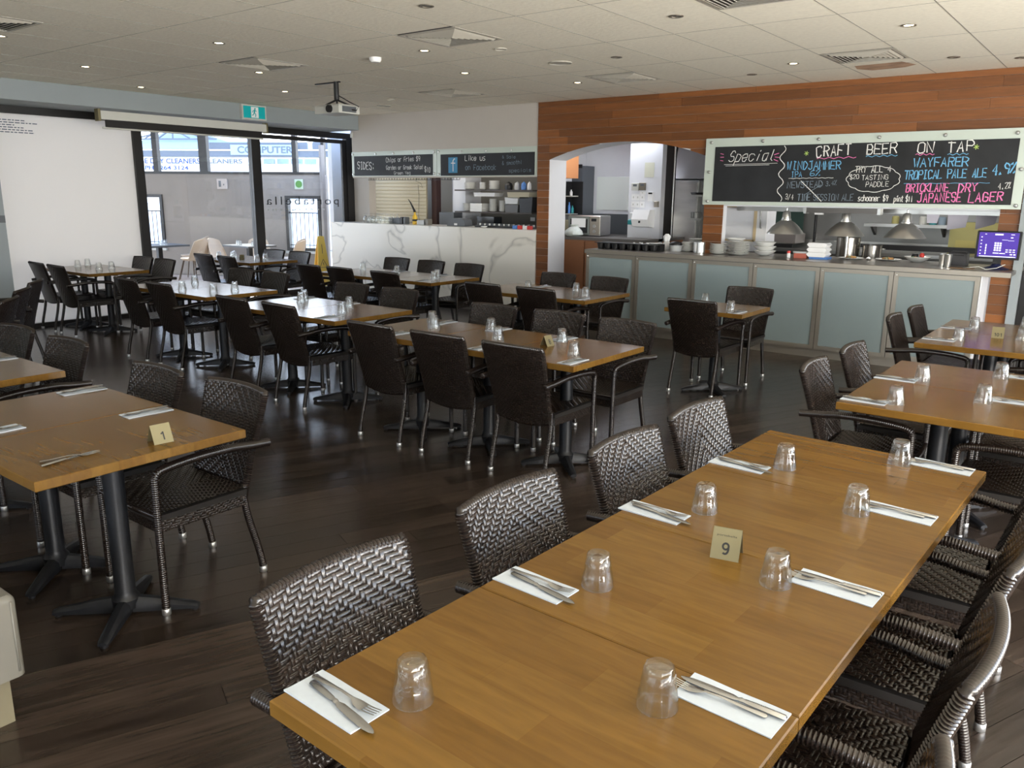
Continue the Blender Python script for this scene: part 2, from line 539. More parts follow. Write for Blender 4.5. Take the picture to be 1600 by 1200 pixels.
# ------------------------------------------------------------------ stroke lettering (chalk)
GL = {
'A': '0c2i4c 1e3e', 'B': '0c0i3i4h4g3f0f 3f4e4d3c0c', 'C': '4h3i1i0h0d1c3c4d', 'D': '0c0i2i4g4e2c0c', 'E': '4i0i0c4c 0f3f', 'F': '4i0i0c 0f3f',
'G': '4h3i1i0h0d1c3c4d4f2f', 'H': '0c0i 4c4i 0f4f', 'I': '2c2i 1i3i 1c3c', 'J': '1i4i 3i3d2c1c0d', 'K': '0c0i 4i0f4c', 'L': '0i0c4c', 'M': '0c0i2e4i4c', 'N': '0c0i4c4i',
'O': '1c0d0h1i3i4h4d3c1c', 'P': '0c0i3i4h4g3f0f', 'Q': '1c0d0h1i3i4h4d3c1c 2e4c', 'R': '0c0i3i4h4g3f0f 2f4c', 'S': '4h3i1i0h0g1f3f4e4d3c1c0d', 'T': '0i4i 2i2c', 'U': '0i0d1c3c4d4i',
'V': '0i2c4i', 'W': '0i1c2g3c4i', 'X': '0c4i 0i4c', 'Y': '0i2f4i 2f2c', 'Z': '0i4i0c4c',
'0': '1c0d0h1i3i4h4d3c1c', '1': '1g2i2c', '2': '0h1i3i4h4g0c4c', '3': '0h1i3i4h3f4e4d3c1c0d 1f3f', '4': '3c3i0e4e', '5': '4i0i0f3f4e4d3c0c', '6': '4i1h0f0d1c3c4d4e3f0e', '7': '0i4i1c',
'8': '1f0g0h1i3i4h4g3f1f0e0d1c3c4d4e3f', '9': '4g3f1f0g0h1i3i4h4g3c', '$': '4h3i1i0h0g1f3f4e4d3c1c0d 2j2b', '%': '0c4i 0h1i1h0h 3c4d4c3c', '.': '1c2c2d1c', '/': '0b3i', ':': '2d2e 2g2h', '!': '2i2e 2d2c', '&': '4c1h2i3h0e1c2c4e',
'a': '4g1g0f0d1c3c4e4g4c', 'b': '0i0c3c4d4f3g0f', 'c': '4f3g1g0f0d1c3c4d', 'd': '4i4c1c0d0f1g4g', 'e': '0e4e4f3g1g0f0d1c3c4d', 'f': '4i3i2h2c 0g4g', 'g': '4g1g0f0d1c4d 4g4b3a1a', 'h': '0i0c 0f1g3g4f4c', 'i': '2c2g 2h2i', 'j': '3g3b2a1a', 'k': '0i0c 4g0e4c', 'l': '2i2d3c', 'm': '0c0g 0f1g2f2c 2f3g4f4c', 'n': '0c0g 0f1g3g4f4c',
'o': '1c0d0f1g3g4f4d3c1c', 'p': '0a0g3g4f4d3c0c', 'q': '4a4g1g0f0d1c4c', 'r': '0c0g 0f2g4g', 's': '4g1g0f1e3e4d3c0c', 't': '2i2d3c4c 0g4g', 'u': '0g0d1c3c4d 4g4c', 'v': '0g2c4g', 'w': '0g1c2f3c4g', 'x': '0c4g 0g4c', 'y': '0g2d 4g1a', 'z': '0g4g0c4c',
}
def ribbon(mb, pts, wd, y, jit=0.0):
    """flat chalk stroke in the XZ plane facing -Y at depth y"""
    P = [Vector((p[0] + random.uniform(-jit, jit), p[1] + random.uniform(-jit, jit))) for p in pts]
    n = len(P)
    vs = []; fs = []
    for i in range(n):
        d = (P[min(i + 1, n - 1)] - P[max(i - 1, 0)])
        if d.length < 1e-6: d = Vector((1, 0))
        d.normalize()
        q = Vector((-d.y, d.x)) * wd * 0.5 * random.uniform(.8, 1.15)
        e = d * wd * .3 * (-1 if i == 0 else (1 if i == n - 1 else 0))
        vs += [(P[i].x + q.x + e.x, y, P[i].y + q.y + e.y), (P[i].x - q.x + e.x, y, P[i].y - q.y + e.y)]
    for i in range(n - 1):
        fs.append((2 * i, 2 * i + 1, 2 * i + 3, 2 * i + 2))
    mb.add(vs, fs)

def chalk_text(txt, x0, z0, x1, z1, h, y, m, parent, wd=None, jit=0.004, slant=0.0):
    n = len(txt)
    adv = (x1 - x0) / max(n - 0.28, 0.5)
    gw = adv * 0.72
    wd = wd or h * 0.11
    mb = MB()
    for i, ch in enumerate(txt):
        if ch == ' ' or ch not in GL: continue
        bx = x0 + i * adv
        bz = z0 + (z1 - z0) * i / max(n - 1, 1)
        for st in GL[ch].split():
            pts = []
            for k in range(0, len(st), 2):
                gx = int(st[k]) / 4.0; gz = (ord(st[k + 1]) - 99) / 6.0
                pts.append((bx + gx * gw + slant * gz * h, bz + gz * h))
            ribbon(mb, pts, wd, y, jit * h / 0.08)
    return mb.build('lettering', m, parent)

def print_text(txt, height, m, parent, loc, rot, extr=0.0006, width=None, name='lettering', space=1.0, bold=0.0):
    cu = bpy.data.curves.new('t', 'FONT')
    cu.body = txt
    cu.size = 1.0
    cu.align_x = 'CENTER'
    cu.space_character = space
    cu.offset = bold
    o = bpy.data.objects.new('t', cu)
    C.objects.link(o)
    bpy.context.view_layer.update()
    me = bpy.data.meshes.new_from_object(o.evaluated_get(bpy.context.evaluated_depsgraph_get()))
    bpy.data.objects.remove(o)
    xs = [v.co.x for v in me.vertices]; ys = [v.co.y for v in me.vertices]
    s = height / (max(ys) - min(ys))
    sx = s if width is None else width / (max(xs) - min(xs))
    cx = (max(xs) + min(xs)) / 2; my = min(ys)
    for v in me.vertices:
        v.co.x = (v.co.x - cx) * sx; v.co.y = (v.co.y - my) * s; v.co.z = 0
    me.materials.clear()
    me.materials.append(m)
    ob = bpy.data.objects.new(name, me)
    C.objects.link(ob)
    ob.parent = parent
    ob.location = loc
    ob.rotation_euler = rot
    return ob

# ================================================================== SETTING
# floor ----------------------------------------------------------------
XL, XR, YF, YB = -10.95, 3.2, -4.0, 9.2
fl = struct('floor', MB().box(XL - .05, XR, YF, 13.0, -0.12, -0.006), M['floorbase'])
PD = Vector((0.391, 0.92, 0)).normalized()
PN = Vector((PD.y, -PD.x, 0))
PA = math.atan2(PD.y, PD.x) - PI / 2
PW = 0.132
_camf = Vector((_R[2][0], _R[2][1], 0)).normalized()
cands = []
for i in range(-112, 60):
    off = random.uniform(0, 2.2)
    a = -16 + off
    while a < 14:
        L = random.choice((1.5, 1.8, 2.1, 2.4))
        c = PN * (i * PW) + PD * (a + L / 2)
        e0 = PN * (i * PW) + PD * a; e1 = PN * (i * PW) + PD * (a + L)
        inside = all(XL + .12 < e.x < XR - .1 and YF + .1 < e.y < 11.2 for e in (e0, e1))
        touch = any(XL < e.x < XR and YF < e.y < 11.3 for e in (e0, c, e1))
        if touch:
            def fr(p):
                d = p.normalized() if p.length > .3 else _camf
                return d.dot(_camf) > 0.74 or p.length < 1.0
            vis = any(fr(e) for e in (e0, c, e1))
            cands.append((c.length if vis else 99, i, a, L, inside))
        a += L
cands.sort()
def clip_poly(poly, ax, lim, keep_less):
    out = []
    for k in range(len(poly)):
        p, q = poly[k], poly[(k + 1) % len(poly)]
        pin = (p[ax] <= lim) if keep_less else (p[ax] >= lim)
        qin = (q[ax] <= lim) if keep_less else (q[ax] >= lim)
        if pin: out.append(p)
        if pin != qin:
            t = (lim - p[ax]) / (q[ax] - p[ax])
            out.append(p + (q - p) * t)
    return out
rest = MB()
for k, (dist, i, a, L, inside) in enumerate(cands):
    g = 0.0012
    q = [Vector((-PW / 2 + g, -L / 2 + g, 0)), Vector((PW / 2 - g, -L / 2 + g, 0)), Vector((PW / 2 - g, L / 2 - g, 0)), Vector((-PW / 2 + g, L / 2 - g, 0))]
    c = PN * (i * PW) + PD * (a + L / 2)
    rotm = Matrix.Rotation(PA, 3, 'Z')
    wp = [rotm @ p + c for p in q]
    if not inside:
        for ax, lim, less in ((0, XL + .002, False), (0, XR, True), (1, YF, False), (1, 11.4, True)):
            wp = clip_poly(wp, ax, lim, less)
            if len(wp) < 3: break
        if len(wp) < 3: continue
    if k < 296 and dist < 90:
        lp = [rotm.inverted() @ (p - c) for p in wp]
        mb = MB().prism([(p.x, p.y) for p in lp], 'z', -0.006, 0.0)
        mb.build('floor_plank', M['floor'], fl, loc=(c.x, c.y, 0), rz=PA)
    else:
        rest.prism([(p.x, p.y) for p in wp], 'z', -0.006, 0.0)
r_ = rest.build('floor_planks_beyond', M['floor'], fl)
r_['kind'] = 'stuff'

# ceiling --------------------------------------------------------------
CZ = 2.89
ce = struct('ceiling', MB().box(-11.0, XR, YF, YB, CZ + 0.012, CZ + 0.1), M['plenum'])
GX0, GXP, GY0, GYP = -1.24, 0.602, 5.96, 1.193
tile_mesh = {}
def tile(x0, x1, y0, y1):
    w_, d_ = x1 - x0, y1 - y0
    if w_ < .03 or d_ < .03: return
    key = (round(w_, 3), round(d_, 3))
    if key not in tile_mesh:
        g = 0.004
        tile_mesh[key] = MB().box(-w_ / 2 + g, w_ / 2 - g, -d_ / 2 + g, d_ / 2 - g, 0, 0.009).mesh('ceiling_tile', M['tile'])
    link('ceiling_tile', tile_mesh[key], ce, ((x0 + x1) / 2, (y0 + y1) / 2, CZ))
grid = MB()
XE0, XE1 = -10.19, XR
VENTS = [(-6.93, 5.08), (-4.53, 5.09), (-6.93, 7.8), (-4.53, 7.78), (-2.13, 7.78), (-2.13, 5.08), (-6.93, 2.66)]
for ix in range(-8, 17):
    x1 = GX0 - GXP * ix; x0 = x1 - GXP
    x0c, x1c = max(x0, XE0), min(x1, XE1)
    if x1c - x0c < .02: continue
    for iy in range(-8, 3):
        y0 = GY0 + GYP * iy; y1 = min(y0 + GYP, YB - .02)
        y0 = max(y0, YF)
        if y1 - y0 < .03: continue
        hit = [v for v in VENTS if x0 < v[0] < x1 and y0 < v[1] < y1]
        if hit:
            vy = hit[0][1]
            if vy - .31 - y0 > .05: tile(x0c, x1c, y0, vy - .305)
            if y1 - vy - .31 > .05: tile(x0c, x1c, vy + .305, y1)
        else:
            tile(x0c, x1c, y0, y1)
for ix in range(-7, 16):
    x = GX0 - GXP * ix
    if XE0 < x < XE1: grid.box(x - .003, x + .003, YF, YB - .02, CZ - .0012, CZ + .004)
for iy in range(-8, 3):
    y = GY0 + GYP * iy
    grid.box(XE0, XE1, y - .002, y + .002, CZ - .0006, CZ + .0035)
grid.build('ceiling_rail', M['tgrid'], ce)
st = MB().prism([(-2.42 + .05, 8.3), (-1.95, 8.26), (-1.88, 8.5), (-2.0, 8.62), (-2.3, 8.66), (-2.4, 8.5)], 'z', CZ - .0010, CZ - .0004).build('water_stain', M['rust'], ce)

# bulkhead + left wall ---------------------------------------------------
tr = struct('trim_1', MB().box(-11.2, -10.19, YF, YB, 2.67, 3.0), M['bulk'])
struct('wall_left', MB().box(-11.2, -10.90, YF, 3.9, 0, 2.67), M['bulk'])
struct('wall_left_pier', MB().box(-10.90, -10.19, 3.2, 3.88, 0, 2.67), M['bulk'])
o = MB().box(-.004, 0, -.06, .0, -.04, .04).build('door_plaque', M['grey'], None, loc=(-10.186, 3.88, 1.37))
tag(o, 'small dark plaque on the blue-grey pillar at the left edge', 'plaque')
# back wall with openings -------------------------------------------------
xa, xb = -6.45, -4.19
def arch(x):
    t = (x - (-5.32)) / 1.13
    return 2.352 - 0.2 * t * t
WB = MB()
WT = 9.6
WB.box(-6.64, xa, YB, WT, 0, 2.99)
N = 24
poly = [(xb, 2.99), (xa, 2.99)] + [(xa + (xb - xa) * i / N, arch(xa + (xb - xa) * i / N)) for i in range(N + 1)]
WB.prism(poly, 'y', YB, WT)
WB.box(xb, -3.95, YB, 9.3, 0, 2.99)
WB.box(-3.95, -1.13, YB, WT, 1.585, 2.99)
WB.box(-3.95, -1.13, YB, WT, 0, 0.95)
WB.box(-1.13, -0.955, YB, WT, 0, 2.99)
WB.box(-0.955, 3.2, YB, WT, 2.1, 2.99)
wb = struct('wall_back', WB, M['white'])
PH = 0.0975
row = 0
z = 0.0
def lowlimit(x):
    if xa < x < xb: return arch(x)
    return None
nplank = 0
TS = [-6.64, -6.45, -4.19, -3.95, -1.13, -0.955, 1.6]
while z < 2.885:
    z0, z1 = z + .0015, min(z + PH - .0015, 2.889)
    off = random.uniform(0, 1.6)
    x = -6.64 - off
    joints = []
    while x < 1.6:
        joints.append(x)
        x += random.choice((0.9, 1.2, 1.5, 1.8, 2.2))
    joints.append(1.6)
    for a, b in zip(joints[:-1], joints[1:]):
        a = max(a, -6.64); b = min(b, 1.6)
        if b - a < .03: continue
        # split by free regions at this row
        segs = []
        def free(x0, x1):
            s0, s1 = max(a, x0), min(b, x1)
            if s1 - s0 > .02: segs.append((s0, s1))
        if z0 >= 2.352:
            free(-6.64, 1.6)
        elif z1 > 2.15:
            free(-6.64, -0.955) if False else None
            free(-6.64, xa); free(xa, xb); free(xb, 1.6 if z0 > 2.1 else -.955)
        elif z0 > 1.585:
            free(-6.64, xa); free(xb, -.955)
        else:
            free(-6.64, xa); free(xb, -3.95); free(-1.13, -.955)
        for s0, s1 in segs:
            g = .0008
            if z0 < 2.352 and z1 > 2.15 and s0 >= xa - .001 and s1 <= xb + .001:
                xs = [s0 + (s1 - s0) * i / 14 for i in range(15)]
                lo = [max(z0, arch(q)) for q in xs]
                keep = [(q, l) for q, l in zip(xs, lo) if l < z1 - .001]
                if len(keep) < 2: continue
                # contiguous runs
                runs = [[keep[0]]]
                for kk in keep[1:]:
                    if kk[0] - runs[-1][-1][0] < (s1 - s0) / 14 * 1.5: runs[-1].append(kk)
                    else: runs.append([kk])
                for rn in runs:
                    if len(rn) < 2: continue
                    pl = [(rn[0][0], z1)] + [(q, l) for q, l in rn] + [(rn[-1][0], z1)]
                    MB().prism(pl, 'y', YB - .016 + random.uniform(-.0012, .0012), YB).build('plank', M['timber'], wb)
                    nplank += 1
            else:
                y_ = YB - .016 + random.uniform(-.0012, .0012)
                MB().box(s0 + g, s1 - g, y_, YB, z0, z1).build('plank', M['timber'], wb)
                nplank += 1
    z += PH
# bar side: wall above the servery, left return, bar back
WBL = MB()
WBL.box(-10.36, -6.64, YB, 9.36, 1.93, 2.99)
WBL.box(-10.95, -10.53, YB + .5, 9.85, 0, 2.99)
struct('wall_servery', WBL, M['cream'])
struct('wall_right', MB().box(XR, XR + .2, YF, YB, 0, 0.5).box(XR, XR + .2, YF, YB, 2.55, 3.0).box(XR, XR + .2, 7.9, YB, .5, 2.55).box(XR, XR + .2, YF, -2.7, .5, 2.55), M['white'])
wn = sempty('window_2')
for k in range(4):
    y0 = -2.7 + k * 2.65
    f = MB().box(XR, XR + .06, y0, y0 + .06, .5, 2.55).box(XR, XR + .06, y0 + 2.59, y0 + 2.65, .5, 2.55).box(XR, XR + .06, y0 + .06, y0 + 2.59, .5, .56).box(XR, XR + .06, y0 + .06, y0 + 2.59, 2.49, 2.55)
    fo = f.build('window_frame', M['frame'], wn)
    MB().box(XR + .025, XR + .035, y0 + .06, y0 + 2.59, .56, 2.49).build('pane', M['pane'], fo)
struct('wall_front', MB().box(XL - .2, -6.5, YF - .2, YF, 0, 3.0).box(-.3, XR + .2, YF - .2, YF, 0, 3.0).box(-6.5, -.3, YF - .2, YF, 0, .75).box(-6.5, -.3, YF - .2, YF, 2.45, 3.0).box(-3.9, -2.9, YF - .2, YF, .75, 2.45), M['white'])
wf_ = sempty('window_5')
for x0 in (-6.5, -2.9):
    f_ = MB().box(x0, x0 + .05, YF - .12, YF - .05, .75, 2.45).box(x0 + 2.55, x0 + 2.6, YF - .12, YF - .05, .75, 2.45).box(x0, x0 + 2.6, YF - .12, YF - .05, .75, .8).box(x0, x0 + 2.6, YF - .12, YF - .05, 2.4, 2.45).build('window_frame', M['frame'], wf_)
    MB().box(x0 + .05, x0 + 2.55, YF - .1, YF - .09, .8, 2.4).build('pane', M['pane'], f_)
struct('wall_kitchen', MB().box(-11.0, 3.4, 12.6, 12.8, 0, 3.0).box(-7.35, -7.25, 10.3, 12.6, 0, 3.0).box(3.2, 3.4, YB, 12.6, 0, 3.0).box(-11.75, -11.65, 9.86, 12.6, 0, 3.0), M['white'])
struct('ceiling_kitchen', MB().box(-11.0, 3.4, YB + .16, 12.8, 3.0, 3.1), M['white'])

# front-left glazing: frosted bay, clear bay, door bay --------------------------------
wn1 = sempty('window_1')
FX0, FX1 = -11.0, -10.90
def framebar(y0, y1, z0, z1, p=None, nm='window_frame'):
    return MB().box(FX0, FX1, y0, y1, z0, z1).build(nm, M['frame'], p or wn1)
framebar(3.9, 9.7, 2.58, 2.67)
framebar(3.9, 9.7, 0.0, 0.05)
framebar(3.9, 3.98, .05, 2.58)
framebar(5.84, 5.96, .05, 2.58)
framebar(7.68, 7.80, .05, 2.58)
framebar(9.56, 9.7, .05, 2.58)
fp = MB().box(-10.955, -10.945, 3.98, 5.84, .05, 2.58).build('frosted_pane', M['film'], wn1)
MB().box(-10.955, -10.945, 5.96, 7.68, .05, 2.58).build('pane', M['pane'], wn1)
d1 = sempty('door_1')
dl = MB()
dl.box(-10.97, -10.93, 7.80, 7.86, .05, 2.56).box(-10.97, -10.93, 9.48, 9.56, .05, 2.56).box(-10.97, -10.93, 7.86, 9.48, .05, .14).box(-10.97, -10.93, 7.86, 9.48, 2.5, 2.56)
dl.build('door_frame', M['frame'], d1)
MB().box(-10.953, -10.947, 7.86, 9.48, .14, 2.5).build('pane', M['pane'], d1)
hb = MB().box(-10.93, -10.915, 9.49, 9.54, .98, 1.2).cyl((-10.915, 9.515, 1.1), (-10.86, 9.515, 1.1), .009).cyl((-10.86, 9.52, 1.1), (-10.86, 9.38, 1.1), .009)
hb.build('door_handle', M['steel'], d1, smooth=30)
# mirrored shop lettering on the door glass (reads from outside)
print_text('portabella', 0.165, M['ink'], d1, (-10.957, 8.66, 1.462), (PI / 2, 0, -PI / 2), width=1.46, space=1.35)
print_text('restaurant', 0.03, M['casing'], d1, (-10.957, 8.5, 1.41), (PI / 2, 0, -PI / 2), width=1.15, space=1.5)
for k in range(6):
    mb = MB()
    y0 = 3.99
    y1 = (4.52, 4.66, 4.40, 4.50, 4.60, 4.62)[k]
    zz = 2.50 - k * .028
    x_ = -10.943
    yy = y0 + (.14 if k == 2 else 0)
    while yy < y1:
        wv = random.uniform(.02, .06)
        mb.box(x_, x_ + .0006, yy, min(yy + wv, y1), zz, zz + .011)
        yy += wv + .012
    mb.build('small_print', M['shopgrey'], wn1)

# projection screen rolled up on the bulkhead -----------------------------
s_ = thing('projection_screen', 'rolled-up white projector screen mounted above the glass doors', 'screen', (-10.13, 6.2, 2.475))
MB().box(-.05, .05, -1.17, 1.17, .05, .15).build('casing', M['casing'], s_)
MB().box(-.045, .045, -1.2, -1.17, .03, .17).box(-.045, .045, 1.17, 1.2, .03, .17).build('end_bracket', M['brass'], s_)
MB().box(-.012, .012, -1.1, 1.12, -.035, .05).build('screen_edge', M['frame'], s_)
MB().cyl((0, -1.14, -.045), (0, 1.14, -.045), .012).build('weight_bar', M['casing'], s_)
# exit sign --------------------------------------------------------------
e_ = thing('exit_sign', 'green and white running man exit sign on the blue-grey bulkhead', 'sign', (-10.16, 7.22, 2.78))
MB().box(-.028, .028, -.2, .2, -.1, .1).build('housing', M['casing'], e_)
MB().box(.028, .032, -.175, .175, -.08, .08).build('panel', M['teal'], e_)
MB().box(.032, .034, -.055, .065, -.072, .072).build('pictogram_field', M['foam'], e_)
pm = MB()
def seg(mb, a, b, wd, x=.0345):
    a = Vector(a); b = Vector(b); d = (b - a).normalized(); q = Vector((-d.y, d.x)) * wd / 2
    mb.prism([(a + q)[:], (b + q)[:], (b - q)[:], (a - q)[:]], 'x', x, x + .001)
pm.prism([(.01 + .012 * math.cos(t * PI / 4), .048 + .012 * math.sin(t * PI / 4)) for t in range(8)], 'x', .0345, .0355)
seg(pm, (.005, .036), (-.005, -.005), .024)
seg(pm, (-.005, -.002), (.02, -.03), .012); seg(pm, (.02, -.03), (.012, -.06), .011)
seg(pm, (-.005, -.002), (-.022, -.035), .012); seg(pm, (-.022, -.035), (-.045, -.04), .010)
seg(pm, (.005, .03), (.035, .015), .009); seg(pm, (.003, .03), (-.028, .018), .009); seg(pm, (-.028, .018), (-.036, -.004), .009)
pm.build('running_man', M['teal'], e_)
# projector ---------------------------------------------------------------
p_ = thing('projector', 'white ceiling projector on a black drop pole near the servery', 'projector', (-7.33, 6.31, 2.89))
MB().cyl((0, 0, 0), (0, 0, -.19), .028, 12).build('drop_pole', M['black'], p_, 40)
MB().box(-.35, .06, -.012, .012, -.012, 0).build('mounting_rail', M['black'], p_)
b_ = MB().bbox(-.2, .2, -.15, .15, -.345, -.25, .02).build('body', M['casing'], p_)
MB().cyl((.06, -.15, -.3), (.06, -.18, -.3), .04, 16).build('lens', M['black'], b_, 40)
MB().box(-.2, -.203, -.1, .1, -.33, -.27).box(.2, .203, -.1, .1, -.33, -.27).build('side_grille', M['grey'], b_)
MB().cyl((0, 0, -.19), (-.09, .08, -.25), .01).cyl((0, 0, -.19), (.12, .08, -.25), .01).cyl((0, 0, -.19), (.1, -.08, -.25), .01).cyl((0, 0, -.19), (-.1, -.08, -.25), .01).build('mount_arms', M['black'], p_)
MB().tube([(.02, 0, -.03), (-.03, 0, -.08), (.03, .01, -.15), (.16, .05, -.22), (.27, .08, -.27), (.25, .06, -.31), (.18, .03, -.3)], .006, 6).build('cable', M['black'], p_, True)

# ceiling fittings -----------------------------------------------------------
vent_names = ['square ceiling vent above the left-hand tables, second nearest', 'square ceiling vent at the top centre of the room', 'square ceiling vent nearest the servery wall', 'square ceiling vent just in front of the timber wall, left of the arch',
              'square ceiling vent beside the brown water stain above the chalkboard', 'square ceiling vent cut off by the top edge, right of centre', 'square ceiling vent at the far upper left']
for (vx, vy), lb in zip(VENTS, vent_names):
    v_ = thing('ceiling_vent', lb, 'vent', (vx, vy, CZ), group='square ceiling vents')
    MB().box(-.296, .296, -.296, .296, .0, .006).build('backing', M['ventd'], v_)
    s = .295
    for k in range(8):
        o2, i2 = (s, s - .03) if k == 0 else (s - .012 - k * .034, s - .012 - k * .034 - .017)
        mb = MB()
        for sx, sy in ((1, 0), (-1, 0), (0, 1), (0, -1)):
            if sx:
                pts = [(sx * o2, -o2), (sx * o2, o2), (sx * i2, i2), (sx * i2, -i2)]
            else:
                pts = [(-o2, sy * o2), (o2, sy * o2), (i2, sy * i2), (-i2, sy * i2)]
            zo, zi = (-.004, -.006) if k == 0 else (-.001, -.014)
            vs = [(p[0], p[1], zo if q < 2 else zi) for q, p in enumerate(pts)] + [(p[0], p[1], (zo if q < 2 else zi) + .003) for q, p in enumerate(pts)]
            mb.add(vs, [(0, 1, 2, 3), (7, 6, 5, 4), (0, 4, 5, 1), (1, 5, 6, 2), (2, 6, 7, 3), (3, 7, 4, 0)])
        mb.build('frame' if k == 0 else 'louvre', M['ventm'], v_)
ring_me = MB().lathe([(.034, .001), (.052, -.002), (.05, -.006), (.036, -.004), (.034, .001)], 20).mesh('trim_ring', M['trim'], 40)
on_me = MB().lathe([(.035, .0005), (.0001, .0005)], 16).mesh('lamp', M['lampon'])
on_me2 = MB().lathe([(.034, -.001), (.02, -.003), (.0001, -.003)], 16).mesh('lamp', M['lampon'])
off_me = MB().lathe([(.034, -.001), (.02, -.002), (.0001, -.002)], 16).mesh('lamp', M['lampoff'])
DL = [(-3.94, 4.18, 0, 'top centre, unlit'), (-5.13, 5.41, 1, 'beside the centre vent'), (-5.7, 6.6, 1, 'between the centre vent and the servery'), (-6.29, 4.18, 1, 'over the left aisle'), (-8.57, 4.17, 1, 'over the table by the frosted window'),
      (-7.49, 2.99, 1, 'at the far left edge'), (-2.75, 5.39, 0, 'above the arch side, unlit'), (-1.54, 6.6, 1, 'at the upper right over table 101'), (-2.78, 7.83, 1, 'in front of the chalkboard'),
      (-3.94, 6.62, 0, 'near the ceiling speaker, unlit'), (-5.14, 7.83, 1, 'just in front of the arch'), (-1.53, 8.25, 0, 'right of the stained ceiling panel, unlit'), (-3.35, 8.28, 0, 'close to the timber wall, unlit'),
      (-1.06, 8.6, 0, 'at the far right edge, unlit'), (-7.44, 5.39, 1, 'left of the projector'), (-8.55, 6.55, 1, 'behind the exit sign'), (-9.66, 5.33, 1, 'over the projector screen')]
for x, y, on, lb in DL:
    d_ = thing('downlight', 'small round recessed downlight ' + lb, 'light', (x, y, CZ), group='recessed downlights')
    link('trim_ring', ring_me, d_)
    link('lamp', on_me2 if on else off_me, d_)
    if on:
        light('downlight_beam', 'SPOT', (x, y, CZ - .02), 9, (1.0, 0.8, 0.55), rot=(0, 0, 0), spot_size=1.3, spot_blend=0.6, shadow_soft_size=0.03)
for x, y, r, lb in ((-4.53, 6.6, .11, 'round flush ceiling speaker in front of the arch'), (-4.53, 5.71, .055, 'small flat round ceiling disc beside the centre vent'), (-8.7, 8.34, .1, 'round flush ceiling speaker near the servery'), (-8.05, 7.84, .05, 'small flat ceiling disc near the servery')):
    o = MB().lathe([(r, 0), (r, -.006), (r * .93, -.009), (r * .9, -.004), (.0001, -.004)], 24).build('ceiling_speaker', M['ventm'], None, 40, loc=(x, y, CZ))
    tag(o, lb, 'speaker')
o = MB().lathe([(.055, 0), (.055, -.02), (.04, -.04), (.0001, -.042)], 20).build('smoke_detector', M['foam'], None, 40, loc=(-5.76, 5.43, CZ))
tag(o, 'white domed smoke detector on the ceiling left of the centre vent', 'smoke detector')

# ================================================================== COUNTERS
# marble fronted bar
mcx = thing('marble_counter', 'marble-fronted bar counter with grey veins at the servery', 'counter', (-8.5, YB, 0))
MB().box(-2.42, 1.85, -.02, .55, .13, 1.2).build('marble_panel', M['marble'], mcx)
MB().box(-2.40, 1.84, .03, .5, 0, .13).build('kick_board', M['kick'], mcx)
MB().box(-2.42, 1.85, -.03, .56, 1.2, 1.215).build('counter_top', M['marble'], mcx)
# main steel counter with frosted glass panels
KX0, KX1, KY = -5.57, -1.16, 8.80
kc = thing('kitchen_counter', 'long stainless pass counter with frosted glass front panels', 'counter', (-3.4, KY, 0))
def L(x): return x + 3.4
MB().box(L(KX0), L(KX1), .012, .39, .1, .985).build('body', M['grey'], kc)
MB().box(L(KX0) + .02, L(KX1) - .02, .05, .38, 0, .1).build('kick_board', M['alu'], kc)
MB().bbox(L(KX0) - .02, L(-0.92), -.012, .95, .99, 1.03, .004).build('worktop', mat('worn_steel_top', (.34, .31, .28), .3, .85), kc)
MB().box(L(KX0) - .02, L(-0.92), -.024, -.012, .982, 1.026).build('edge_strip', M['alu'], kc)
MB().box(L(KX1), L(KX1) + .012, 0, .39, .0, .985).build('end_panel', M['white'], kc)
edges = [KX0, -4.86, -4.11, -3.38, -2.65, -1.925, KX1]
for a, b in zip(edges[:-1], edges[1:]):
    f = .042
    d_ = MB()
    a1, b1, z0, z1 = L(a) + .003, L(b) - .003, .1, .975
    d_.box(a1, a1 + f, -.012, .01, z0, z1).box(b1 - f, b1, -.012, .01, z0, z1).box(a1 + f, b1 - f, -.012, .01, z0, z0 + f).box(a1 + f, b1 - f, -.012, .01, z1 - f, z1)
    do = d_.build('door', M['alu'], kc)
    MB().box(a1 + f, b1 - f, -.004, .004, z0 + f, z1 - f).build('frosted_panel', M['fglass'], do)
    MB().lathe([(.009, 0), (.009, .006), (.0001, .008)], 10).build('stud', M['steel'], do, 40, loc=(a1 + .022, -.018, z1 - .03))
# right-hand blue-white post and dark doorway
struct('trim_2', MB().box(-0.953, -0.875, YB - .045, YB - .001, 0, 2.10), M['bulk'])
struct('door_2', MB().box(-0.87, 0.2, YB + .03, YB + .07, 0, 2.1), M['frame'])

# chalkboards ---------------------------------------------------------------------
def board(name, label, x0, x1, z0, z1, ix0, ix1, iz0, iz1, yb, bolts):
    t = thing(name, label, 'chalkboard', ((x0 + x1) / 2, yb, z0))
    cx = (x0 + x1) / 2
    MB().box(x0 - cx, x1 - cx, -.012, 0, 0, z1 - z0).build('glass_backing', M['green_glass'], t)
    MB().box(ix0 - cx, ix1 - cx, -.018, -.012, iz0 - z0, iz1 - z0).build('chalk_panel', M['chalk'], t)
    for bx, bz in bolts:
        MB().lathe([(.016, 0), (.018, .012), (.012, .02), (.0001, .022)], 12).build('bolt', M['steel'], t, 40, loc=(bx - cx, -.012, bz - z0)).rotation_euler = (PI / 2, 0, 0)
    return t
YBB = YB - .05
bl = [(-4.12 + i * .61, 2.30) for i in range(6)] + [(-4.13, 1.97), (-4.13, 1.64), (-1.0, 1.97), (-1.0, 1.635)]
bb = board('chalkboard', 'large craft beer chalkboard in a pale glass surround on the timber wall', -4.19, -.96, 1.6, 2.345, -4.07, -1.045, 1.64, 2.25, YBB, bl)
